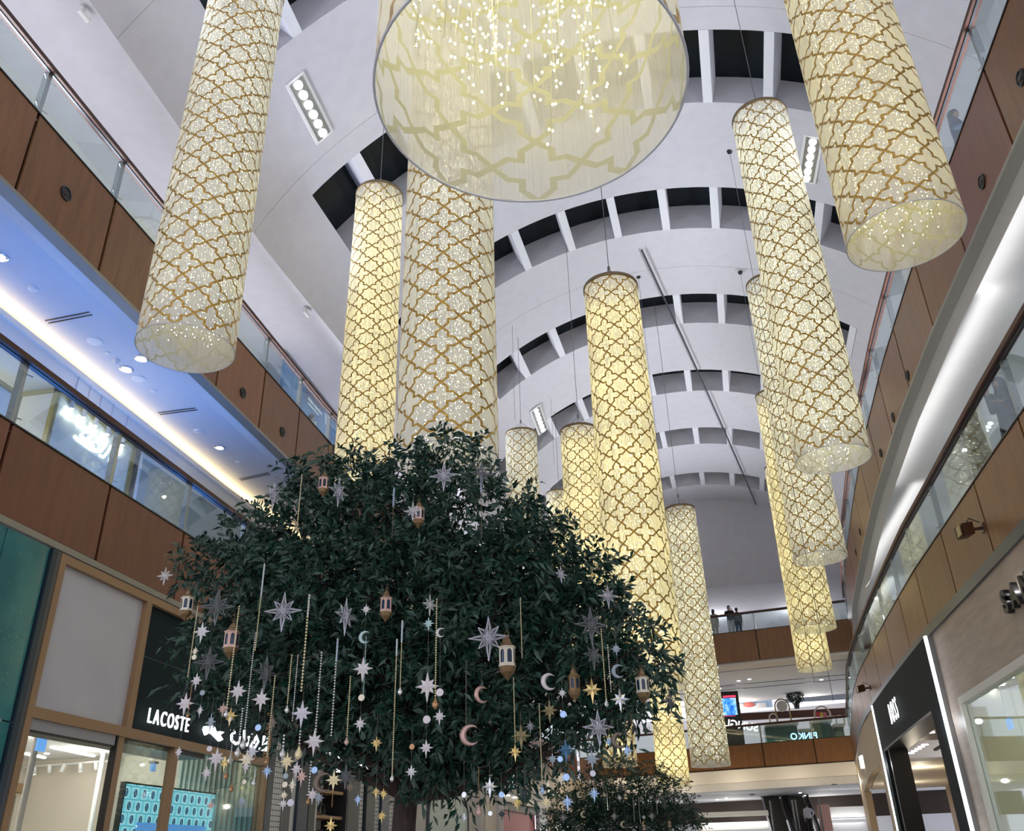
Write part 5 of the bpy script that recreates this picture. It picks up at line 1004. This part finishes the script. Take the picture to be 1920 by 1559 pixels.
def lantern_orn(s, frame, base, t, loc, yaw=0.):
    """little six-sided lantern, half height s: finial, roof, arched panes, pierced bowl"""
    o = Vector(loc); h = MB(); rb = .36 * s; H0, H1 = -.35 * s, .42 * s
    def hexp(r, z, k): a = yaw + k * PI / 3; return Vector((r * math.cos(a), r * math.sin(a), z))
    for k in range(6):
        a, b = hexp(rb, 0, k), hexp(rb, 0, k + 1); ux = (b - a).normalized(); w = (b - a).length; nrm = ux.cross(Vector((0, 0, 1))) * .012 * s
        arch = [(w * .22, H0 + .12 * s), (w * .78, H0 + .12 * s)] + [(w * .5 + w * .28 * math.cos(q), H1 - .22 * s + .14 * s * math.sin(q)) for q in np.linspace(0, PI, 7)]
        outer = [(0, H0), (w, H0)] + [(w, H1 - .1 * s)] + [(w, H1)] + [(w * .85, H1), (w * .5, H1), (w * .15, H1)] + [(0, H1), (0, H1 - .1 * s)]
        vs = [a + ux * x + Vector((0, 0, z)) for x, z in arch + outer]; n = 9; h.add(vs, [(i, (i + 1) % n, n + (i + 1) % n, n + i) for i in range(n)])
    h.lathe([(rb * 1.08, H0 - .03 * s), (rb * 1.08, H0 + .03 * s)], 6, ph=yaw); h.lathe([(rb * 1.1, H1 - .02 * s), (rb * 1.16, H1 + .03 * s)], 6, ph=yaw); h.build('lantern_body', frame, t, loc=loc)
    gm = MB(); gm.lathe([(rb * .9, H0), (rb * .9, H1)], 6, ph=yaw); gm.build('glass', OM['dglass'], t, loc=loc)
    r = MB(); r.lathe([(rb * 1.1, H1 + .03 * s), (rb * .55, H1 + .22 * s), (rb * .5, H1 + .34 * s), (rb * .12, H1 + .5 * s), (.001, H1 + .56 * s)], 6, ph=yaw); r.build('roof', base, t, loc=loc)
    q = MB(); q.lathe([(.001, -1.02 * s), (.02 * s, -.95 * s), (rb * .3, -.82 * s), (rb * .85, -.62 * s), (rb * .95, -.5 * s), (rb * 1.02, -.38 * s)], 12, cap=False)
    for k in range(6): q.tube([hexp(rb * 1.02, H0, k), hexp(rb * .95, -.5 * s, k)], .02 * s, 4)
    q.build('pierced_bowl', base, t, loc=loc)
    k = MB(); k.tube([(.09 * s * math.cos(a), 0, H1 + .63 * s + .09 * s * math.sin(a)) for a in np.linspace(0, 2 * PI, 11)], .015 * s, 4, cap=False); k.build('ring', base, t, loc=loc)
YO = 5.95; orn_rnd = random.Random(3)
def chain_beads(t, z0, z1, r, m, step=None, name='bead_chain', dx=0.):
    mb = MB(); z = z0; step = step or r * 2.6
    while z > z1:
        f = (z0 - z) / max(1e-6, z0 - z1); q = r; x = dx * f; mb.lathe([(.0005, -q), (q * .85, -q * .4), (q * .85, q * .4), (.0005, q)], 5, c=(x, 0, z)); z -= step
    mb.tube([(0, 0, z0), (dx, 0, z1)], r * .18, 3); return mb.build(name, m, t)
def ornament(label, px, items, top, Y=None, cat=None, name=None, yaw=None, group=None):
    """items: (py, kind, size_px, material key) hanging under one thread from image height top"""
    Y = Y or YO; k = Y * 1.04 / F_PX; y0 = items[-1][0] if items[-1][1] not in ('chain',) else items[-1][0]
    base = aty(px, y0, Y); zt = aty(px, top, Y).z; names = {'star': 'star_ornament', 'wire': 'wire_star_ornament', 'moon': 'moon_ornament', 'lantern': 'lantern_ornament', 'chain': 'crystal_bead_string', 'drop': 'crystal_bead_string', 'disc': 'disc_ornament'}
    main = next((i for i in items if i[1] in ('lantern', 'wire', 'star', 'moon')), items[0]); nm = name or names[main[1]]; 
    if sum(i[1] in ('star', 'moon', 'disc', 'wire') for i in items) > 1: nm = 'ornament_garland'
    t = thing(nm, (base.x, Y, zt), label, cat or {'star_ornament': 'star ornament', 'wire_star_ornament': 'star ornament', 'moon_ornament': 'moon ornament', 'lantern_ornament': 'lantern ornament', 'crystal_bead_string': 'bead string', 'disc_ornament': 'disc ornament', 'ornament_garland': 'hanging garland'}[nm], group)
    zl = min(aty(px, i[0], Y).z for i in items) - zt; hasch = any(i[1] == 'chain' for i in items)
    w = MB(); w.tube([(0, .55, .12), (0, .25, .03), (0, 0, 0), (0, 0, zl if not hasch else -.02)], .0016 if Y < 10 else .004, 4); w.build('thread', OM['thread'], t)
    prev = 0.
    for py, kind, s, mk in items:
        z = aty(px, py, Y).z - zt; r = s * k * (1.12 if kind in ('star', 'wire') else 1); yw = yaw if yaw is not None else orn_rnd.uniform(-.45, .45); m = OM[mk]
        if kind == 'star': star_mesh(r, m, 'star', t, (0, 0, z), yw)
        elif kind == 'wire': wirestar_mesh(r, m, t, (0, 0, z), yw)
        elif kind == 'moon': moon_mesh(r, m, t, (0, 0, z), yw)
        elif kind == 'disc': disc_mesh(r, m, t, (0, 0, z), yw)
        elif kind == 'drop': drop_mesh(r, m, t, (0, 0, z))
        elif kind == 'ribbon': b = MB(); b.box((-.006, -.001, z), (.006, .001, prev)); b.build('ribbon', m, t)
        elif kind == 'lantern': lantern_orn(r, m, OM['brass'] if mk != 'ivory' else OM['brass'], t, (0, 0, z), yw)
        elif kind == 'chain': chain_beads(t, prev, z, s * k * .72, m)
        prev = z
    return t
O = ornament
# lanterns
O('rose copper lantern high on the left part of the tree', 607, [(909, 'lantern', 29, 'rose')], 872, yaw=.55)
O('rose lantern with black opening beside a snowflake star, upper middle of the tree', 785, [(966, 'lantern', 30, 'rose')], 928, yaw=.2)
O('brass and rose lantern in the middle of the tree, left of the trunk line', 724, [(1137, 'lantern', 32, 'rose')], 1095, yaw=.75)
O('pale brass lantern at the far left tip of the tree', 350, [(1135, 'lantern', 33, 'ivory')], 1098, yaw=.3)
O('rose lantern below left with crystal beads hanging in front', 434, [(1202, 'lantern', 38, 'rose')], 1150, yaw=.6)
O('ivory lantern with blue panes right of the largest wire star', 951, [(1234, 'lantern', 42, 'ivory')], 1190, yaw=.52)
O('dim brass lantern in the right foliage left of a gold star', 1076, [(1284, 'lantern', 30, 'brass')], 1250, yaw=.9)
O('white lantern at the right edge of the tree', 1205, [(1287, 'lantern', 31, 'ivory')], 1252, Y=6.4, yaw=.2)
# wire stars
O('white wire star near the top of the tree', 832, [(892, 'wire', 27, 'wirewhite')], 858, yaw=0)
O('dark wire star half hidden right of the top white one', 903, [(888, 'wire', 24, 'wiregrey')], 860, yaw=.5)
O('snowflake shaped white star in front of the upper middle lantern', 774, [(958, 'wire', 17, 'white')], 930, Y=5.8, yaw=0)
O('wire star seen edge on at the upper left of the tree', 513, [(930, 'wire', 26, 'wirewhite')], 895, yaw=1.25)
O('wire star seen edge on right of the highest rose lantern', 635, [(922, 'wire', 27, 'wirewhite')], 890, yaw=1.2)
O('small white star hanging out alone at the far left against the wood', 309, [(1080, 'wire', 16, 'white')], 1050, yaw=0)
O('grey wire star right of the leftmost lantern', 407, [(1138, 'wire', 31, 'wiregrey')], 1104, yaw=.3)
O('large white wire star on the left half of the tree', 531, [(1146, 'wire', 33, 'wirewhite')], 1108, yaw=.15)
O('largest white wire star near the middle right of the tree', 916, [(1196, 'wire', 34, 'wirewhite')], 1145, yaw=0)
O('dim wire star behind strings at the left edge', 391, [(1242, 'wire', 27, 'wiregrey')], 1210, yaw=.2)
O('long wire star seen edge on left of the middle lantern', 648, [(1155, 'wire', 31, 'wirewhite')], 1118, yaw=1.3)
O('narrow wire star seen edge on above the pink stars', 498, [(1262, 'wire', 28, 'wiregrey')], 1225, yaw=1.2)
O('grey wire star on the right side of the tree', 1108, [(1172, 'wire', 29, 'wiregrey')], 1138, yaw=.5)
O('dark wire star directly under the right grey wire star', 1113, [(1229, 'wire', 22, 'wiregrey')], 1204, yaw=.8)
O('silver starburst with many rays at the lower right', 1122, [(1364, 'wire', 25, 'wirewhite')], 1330, yaw=.4)
O('purple grey starburst at the far right tip of the tree', 1256, [(1313, 'wire', 15, 'wiregrey')], 1286, Y=6.8, yaw=.3)
O('crumpled white paper star above the mint star', 806, [(1134, 'wire', 17, 'white')], 1098, Y=5.9, yaw=1.0)
O('pale wire star at the right fringe before the long yellow lantern', 1140, [(1118, 'wire', 18, 'wirewhite')], 1090, Y=6.6, yaw=.4)
O('crystal star at the right fringe beside the grey branch tips', 1052, [(1077, 'wire', 14, 'wirewhite')], 1055, yaw=.9)
O('grey wire star before the sewing machine shelves', 648, [(1457, 'wire', 17, 'wiregrey')], 1425, yaw=.1)
# garlands and stars, left to right
O('white star with its dark shadow twin at the left edge', 378, [(1185, 'star', 19, 'white')], 1150, Y=5.85, yaw=.1)
O('string of tiny star and pale disc left of the dim wire star', 364, [(1222, 'star', 10, 'cream'), (1233, 'disc', 5, 'cream')], 1175, Y=5.8)
O('pink glitter star above the leftmost big pink star', 368, [(1277, 'star', 15, 'pink')], 1230)
O('leftmost big pink glitter star hanging beyond the foliage', 347, [(1320, 'star', 20, 'pink')], 1250)
O('small disc and small white star just left of the sign letters', 375, [(1300, 'disc', 5, 'greyblue'), (1333, 'star', 11, 'white')], 1260)
O('left one of two matching pink stars side by side', 446, [(1297, 'star', 20, 'pink')], 1250, yaw=.05)
O('right one of two matching pink stars with a blue disc below', 484, [(1312, 'star', 20, 'pink'), (1365, 'disc', 6, 'blue')], 1262, yaw=.05)
O('grey blue star covering the white lit emblem', 395, [(1355, 'star', 17, 'greyblue')], 1310)
O('yellow gold star with small pink disc on the left strings', 431, [(1343, 'star', 15, 'gold'), (1349, 'disc', 5, 'pink')], 1310, Y=5.8)
O('small pale star in front of the bronze mullion', 335, [(1411, 'star', 11, 'pink')], 1360)
O('pink disc with faint pink star far below it', 387, [(1405, 'disc', 5, 'pink'), (1450, 'star', 12, 'pink')], 1360)
O('wide pink star just under the end of the sign', 406, [(1423, 'star', 19, 'pink')], 1330)
O('small yellow star overlapping the wide pink one', 421, [(1431, 'star', 12, 'gold')], 1390, Y=5.8)
O('double cream star before the display glass', 461, [(1425, 'star', 17, 'cream'), (1438, 'star', 12, 'pink')], 1380)
O('lilac star over the crystal cluster', 473, [(1410, 'star', 14, 'lilac')], 1370)
O('string with tiny cream disc and blue grey star near the ribbed wall', 454, [(1467, 'disc', 4, 'cream'), (1504, 'star', 11, 'greyblue')], 1440)
O('small red pink star over the video wall', 395, [(1511, 'star', 9, 'rose')], 1480)
O('small blue star before the dark door post', 501, [(1447, 'star', 11, 'blue')], 1420)
O('brown glitter star at the middle of the left strings', 510, [(1357, 'star', 16, 'brown')], 1325)
O('pink star small and crowded among beads', 418, [(1330, 'star', 12, 'rose')], 1300)
O('large lilac glitter star on the left of the middle', 566, [(1338, 'star', 22, 'lilac')], 1285, yaw=.05)
O('large pink star low above the dark shop stripes', 589, [(1391, 'star', 21, 'pink')], 1335, yaw=.05)
O('pale gold star beside the lattice pier', 531, [(1429, 'star', 16, 'palegold'), (1456, 'disc', 5, 'greyblue'), (1472, 'disc', 5, 'cream'), (1492, 'star', 9, 'cream'), (1508, 'star', 10, 'pink')], 1400, yaw=.05)
O('pink star of the crowded pair beside the pale gold one', 556, [(1443, 'star', 13, 'pink')], 1395)
O('darker rose star right below the crowded pink one', 565, [(1457, 'star', 14, 'rose')], 1430, Y=5.85)
O('cream star with a lilac disc hanging before the white stripe', 545, [(1473, 'star', 12, 'cream'), (1506, 'disc', 6, 'lilac')], 1440)
O('white disc with cream star on the dark shop stripe', 586, [(1445, 'disc', 6, 'blue'), (1491, 'star', 13, 'pink')], 1400)
O('dim blue grey star beside the round brown moon', 598, [(1497, 'star', 11, 'greyblue')], 1470)
O('brown sequined moon before the shelves', 605, [(1468, 'moon', 17, 'brown')], 1435)
O('large cream star overlapping the brown moon', 620, [(1464, 'star', 16, 'palegold'), (1515, 'chain', 1.6, 'amber'), (1549, 'star', 13, 'gold')], 1430, Y=5.85, yaw=.2)
O('small grey star at the right end of the shelves', 656, [(1477, 'star', 10, 'brown')], 1450)
O('tilted light blue star left of the trunk', 671, [(1500, 'star', 9, 'blue')], 1440)
O('gold star left of two before the dark stripes by the trunk', 705, [(1486, 'star', 9, 'gold')], 1440)
O('gold star right of two before the dark stripes by the trunk', 719, [(1489, 'star', 9, 'gold')], 1440)
O('lowest gold star beside the trunk', 716, [(1531, 'star', 10, 'gold')], 1500)
O('small gold star under the foliage left of the trunk', 706, [(1394, 'star', 12, 'gold')], 1340)
O('garland of tiny star, crescent, big pink star, disc and star left of centre', 675, [(1144, 'star', 11, 'pink'), (1196, 'moon', 12, 'mint'), (1255, 'star', 21, 'pink'), (1309, 'disc', 6, 'cream'), (1358, 'star', 13, 'pink')], 1120, yaw=.05)
O('garland of mint star, biggest pink star, disc and star right of the trunk', 799, [(1170, 'star', 12, 'mint'), (1288, 'star', 24, 'pink'), (1350, 'disc', 7, 'pink'), (1403, 'star', 14, 'pink')], 1115, yaw=.05)
O('garland of small moon, pink disc and star beside the biggest pink star', 824, [(1187, 'moon', 9, 'white'), (1299, 'disc', 7, 'pink'), (1344, 'star', 13, 'pink')], 1130, yaw=.05)
O('white star with amber bead hanging in front of the trunk', 771, [(1401, 'disc', 5, 'amber'), (1448, 'star', 12, 'white')], 1360, yaw=0)
O('glitter crescent under the largest wire star', 903, [(1303, 'moon', 15, 'rose')], 1265, yaw=.7)
O('big glitter crescent low in the middle right', 881, [(1379, 'moon', 18, 'rose')], 1350, yaw=.2)
O('glitter crescent right of the ivory lantern', 1029, [(1279, 'moon', 15, 'pink')], 1245, yaw=.5)
O('bright mirror star hanging low before the white wall', 919, [(1476, 'star', 15, 'silver'), (1526, 'disc', 4, 'silver')], 1430, yaw=.1)
O('silver disc with small star before the pale arch', 870, [(1491, 'disc', 5, 'silver'), (1533, 'star', 8, 'silver')], 1430)
O('dark gold star low right above a yellow star', 977, [(1381, 'star', 19, 'olive')], 1335, yaw=.05)
O('small bright yellow gold star above the cafe sign', 966, [(1411, 'star', 13, 'gold')], 1380, yaw=0)
O('crumpled silver star right of the dark gold star', 994, [(1363, 'star', 11, 'wiregrey')], 1335)
O('blue disc with dark star before the red wall', 941, [(1491, 'disc', 5, 'blue'), (1527, 'star', 9, 'dark')], 1450)
O('gold star on the red cafe wall', 970, [(1507, 'star', 11, 'gold')], 1440, yaw=.4)
O('dark star at the right end of the cafe sign', 984, [(1491, 'star', 10, 'dark')], 1440)
O('matt gold star on the right side of the tree', 1110, [(1294, 'star', 19, 'gold')], 1250, yaw=0)
O('dark gold star left of the white shiny little star', 1030, [(1333, 'star', 17, 'olive')], 1300)
O('little white star with blue disc on the right side', 1056, [(1300, 'star', 9, 'white'), (1340, 'disc', 6, 'blue')], 1275)
O('garland of grey star, thin crescent and bright mirror star at the right', 1163, [(1217, 'star', 11, 'greyblue'), (1259, 'moon', 12, 'greyblue'), (1312, 'star', 18, 'silver')], 1180, Y=6.0, yaw=.2)
O('large steel blue star at the lower right', 1061, [(1407, 'star', 17, 'steelblue')], 1375, yaw=0)
O('teal star left of the steel blue one', 1036, [(1424, 'star', 10, 'greyblue')], 1390)
O('small blue disc between teal and steel blue stars', 1052, [(1424, 'disc', 5, 'blue'), (1461, 'star', 10, 'cream')], 1395)
O('string with ring disc and bright blue star before the far tree', 1064, [(1458, 'disc', 6, 'blue'), (1505, 'star', 12, 'blue')], 1425, yaw=.1)
O('string with grey star, lilac disc and light blue star before the far tree', 1114, [(1424, 'star', 15, 'greyblue'), (1451, 'disc', 5, 'lilac'), (1489, 'star', 11, 'blue')], 1395, yaw=.1)
O('dark star right above the grey star at the lower right', 1109, [(1406, 'star', 13, 'dark')], 1385, Y=6.1)
O('round meshed crescent before the yellow lantern bottom', 1160, [(1389, 'moon', 13, 'brown')], 1350, yaw=.3)
O('light blue star beside the meshed crescent', 1176, [(1408, 'star', 11, 'blue')], 1360, yaw=.2)
O('faint blue star in front of the low yellow lantern', 1142, [(1391, 'star', 8, 'blue')], 1360)
O('pale gold star left of the far tree', 1025, [(1505, 'star', 11, 'palegold')], 1465)
# bead strings
def CH(label, px, py0, py1, r, mk, drop=None, rib=None, Y=None):
    it = []
    if rib: it.append((rib, 'ribbon', 1, 'ribbon'))
    it.append((py1, 'chain', r, mk))
    if drop: it.append((py1 + drop[0] + 2, 'drop', drop[0], drop[1]))
    O(label, px, it, py0, Y=Y, name='crystal_bead_string', cat='bead string')
CH('bead string at the far left edge of the tree', 352, 1140, 1270, 2.0, 'palegold', Y=5.8)
CH('bead string with drop beside the leftmost big pink star', 352, 1285, 1335, 1.6, 'amber', (5, 'amber'), Y=5.8)
CH('bead string falling over the lower left rose lantern', 424, 1140, 1330, 2.6, 'palegold', (7, 'crystal'), Y=5.75)
CH('golden bead string right of the lower left lantern', 478, 1120, 1222, 2.2, 'palegold', rib=1060, Y=5.85)
CH('bead string between the two pink stars', 456, 1190, 1385, 2.3, 'crystal', (9, 'crystal'))
CH('bead string right of the pair of pink stars', 500, 1270, 1420, 2.2, 'palegold', (6, 'amber'))
CH('short bead string ending above the lilac star', 446, 1330, 1400, 2.4, 'crystal', (9, 'crystal'))
CH('bead string with clear teardrop left of the lilac star', 538, 1230, 1322, 2.2, 'palegold', (7, 'crystal'))
CH('thin bead string just left of the lilac star', 548, 1230, 1354, 1.9, 'crystal')
CH('thick round bead string under a pale ribbon', 565, 1158, 1296, 3.2, 'palegold', rib=1118)
CH('bead string above the low pink star', 592, 1225, 1375, 2.7, 'crystal')
CH('bead string with blue ribbon left of the centre garland', 621, 1240, 1382, 2.7, 'crystal', rib=1200)
CH('dark bead string ending in a red crystal', 650, 1270, 1382, 2.1, 'palegold', (7, 'rose'))
CH('bead string sparkling behind the centre garland', 681, 1195, 1305, 1.8, 'mint')
CH('long chain hanging from a ribbon over the trunk', 735, 1230, 1452, 2.0, 'palegold', (6, 'crystal'), rib=1200)
CH('chain with round pendant left of centre under the lantern', 750, 1205, 1288, 1.8, 'palegold', (7, 'crystal'), rib=1165)
CH('bead string with large amber teardrop right of centre', 816, 1125, 1308, 2.4, 'palegold', (10, 'amber'))
CH('thin dark chain right of centre above the big crescent', 874, 1240, 1362, 1.6, 'brown')
CH('chain under the ivory lantern', 966, 1272, 1395, 1.6, 'palegold')
CH('chain hanging right of the largest wire star', 979, 1122, 1236, 1.7, 'palegold')
CH('bead string high on the left side of the crown', 556, 892, 1000, 2.3, 'palegold')
CH('thin chain with ribbon left of the upper middle lantern', 735, 950, 1010, 1.5, 'brown', rib=915)
CH('thin chain with ribbon right of the upper middle lantern', 903, 925, 1010, 1.5, 'brown', rib=890)
CH('twisted glass icicle string on the right side', 1137, 1180, 1312, 2.0, 'palegold', (6, 'crystal'), Y=6.1)
CH('second glass icicle string on the right side', 1146, 1210, 1300, 2.2, 'crystal', Y=6.2)
CH('beads ending in an amber drop before the display glass', 424, 1430, 1446, 1.2, 'amber', (7, 'amber'))
CH('lowest amber drop before the display glass', 434, 1430, 1470, 1.2, 'amber', (7, 'amber'))
CH('small clear drop at the right of the display glass', 476, 1440, 1460, 1.2, 'crystal', (6, 'crystal'))
CH('spiral bead string with rose drop before the white wall', 898, 1440, 1512, 1.4, 'amber', (8, 'rose'))
CH('long chain right of the dark gold star', 1017, 1320, 1475, 1.6, 'palegold', (6, 'blue'))
CH('vertical string under the left pink stars', 432, 1370, 1415, 2.0, 'crystal', (8, 'crystal'))
CH('bright crystal cluster string beside the pale gold star', 530, 1380, 1402, 3.2, 'crystal', (9, 'crystal'))
CH('big crystal string over the shop light glare', 560, 1372, 1400, 2.8, 'crystal', (11, 'palegold'))
CH('round bead column left of the low pink star', 578, 1430, 1495, 2.6, 'crystal', (6, 'amber'))
CH('string ending in tiny gold loop before the far bridge', 1189, 1340, 1412, 1.2, 'amber', (5, 'gold'), Y=6.5)
# tiny ornaments of the far tree
for (px, py, kind, s, mk, tp, lb) in ((1147, 1466, 'lantern', 8, 'palegold', 1456, 'tiny gold lantern near the top of the far tree'), (1173, 1495, 'lantern', 8, 'palegold', 1484, 'tiny gold lantern in the middle of the far tree'), (1207, 1553, 'lantern', 8, 'rose', 1542, 'tiny rose lantern at the bottom of the far tree'), (1255, 1547, 'lantern', 8, 'rose', 1536, 'tiny rose lantern lower right of the far tree'), (1241, 1484, 'lantern', 5, 'ivory', 1476, 'tiny white lantern upper right of the far tree'),
                                    (1087, 1491, 'moon', 5, 'cream', 1482, 'tiny cream moon on the left of the far tree'), (1169, 1547, 'moon', 5, 'cream', 1538, 'tiny cream moon low in the middle of the far tree'), (1094, 1528, 'moon', 5, 'cream', 1518, 'tiny cream moon low on the left of the far tree'), (1208, 1546, 'moon', 4, 'gold', 1536, 'tiny gold moon beside the bottom rose lantern'),
                                    (1152, 1531, 'wire', 6, 'white', 1520, 'tiny white star below the middle gold lantern'), (1222, 1531, 'wire', 6, 'white', 1520, 'tiny white star lower right of the far tree'), (1130, 1474, 'wire', 6, 'wiregrey', 1464, 'tiny grey star left of the top gold lantern'), (1056, 1534, 'wire', 7, 'wirewhite', 1524, 'tiny white star at the left bottom of the far tree'), (1246, 1512, 'wire', 6, 'wiregrey', 1502, 'tiny grey star right side of the far tree'), (1165, 1474, 'wire', 7, 'wiregrey', 1464, 'tiny grey star right of the top gold lantern'), (1162, 1497, 'star', 5, 'white', 1486, 'tiny white star touching the middle gold lantern'), (1207, 1533, 'star', 4, 'white', 1500, 'tiny white star on a long thread of the far tree')):
    YF = 24.3; ornament(lb, px, [(py, kind, s, mk)], tp, Y=YF, yaw=.3)
for (px, a, b, lb) in ((1140, 1484, 1520, 'first thin thread of lights from the left on the far tree'), (1190, 1497, 1540, 'second thin thread of lights from the left on the far tree'), (1201, 1495, 1545, 'third thin thread of lights from the left on the far tree'), (1233, 1496, 1527, 'rightmost thin thread of lights on the far tree')):
    O(lb, px, [(b, 'chain', 1.0, 'crystal')], a, Y=24.3, name='crystal_bead_string', cat='bead string')
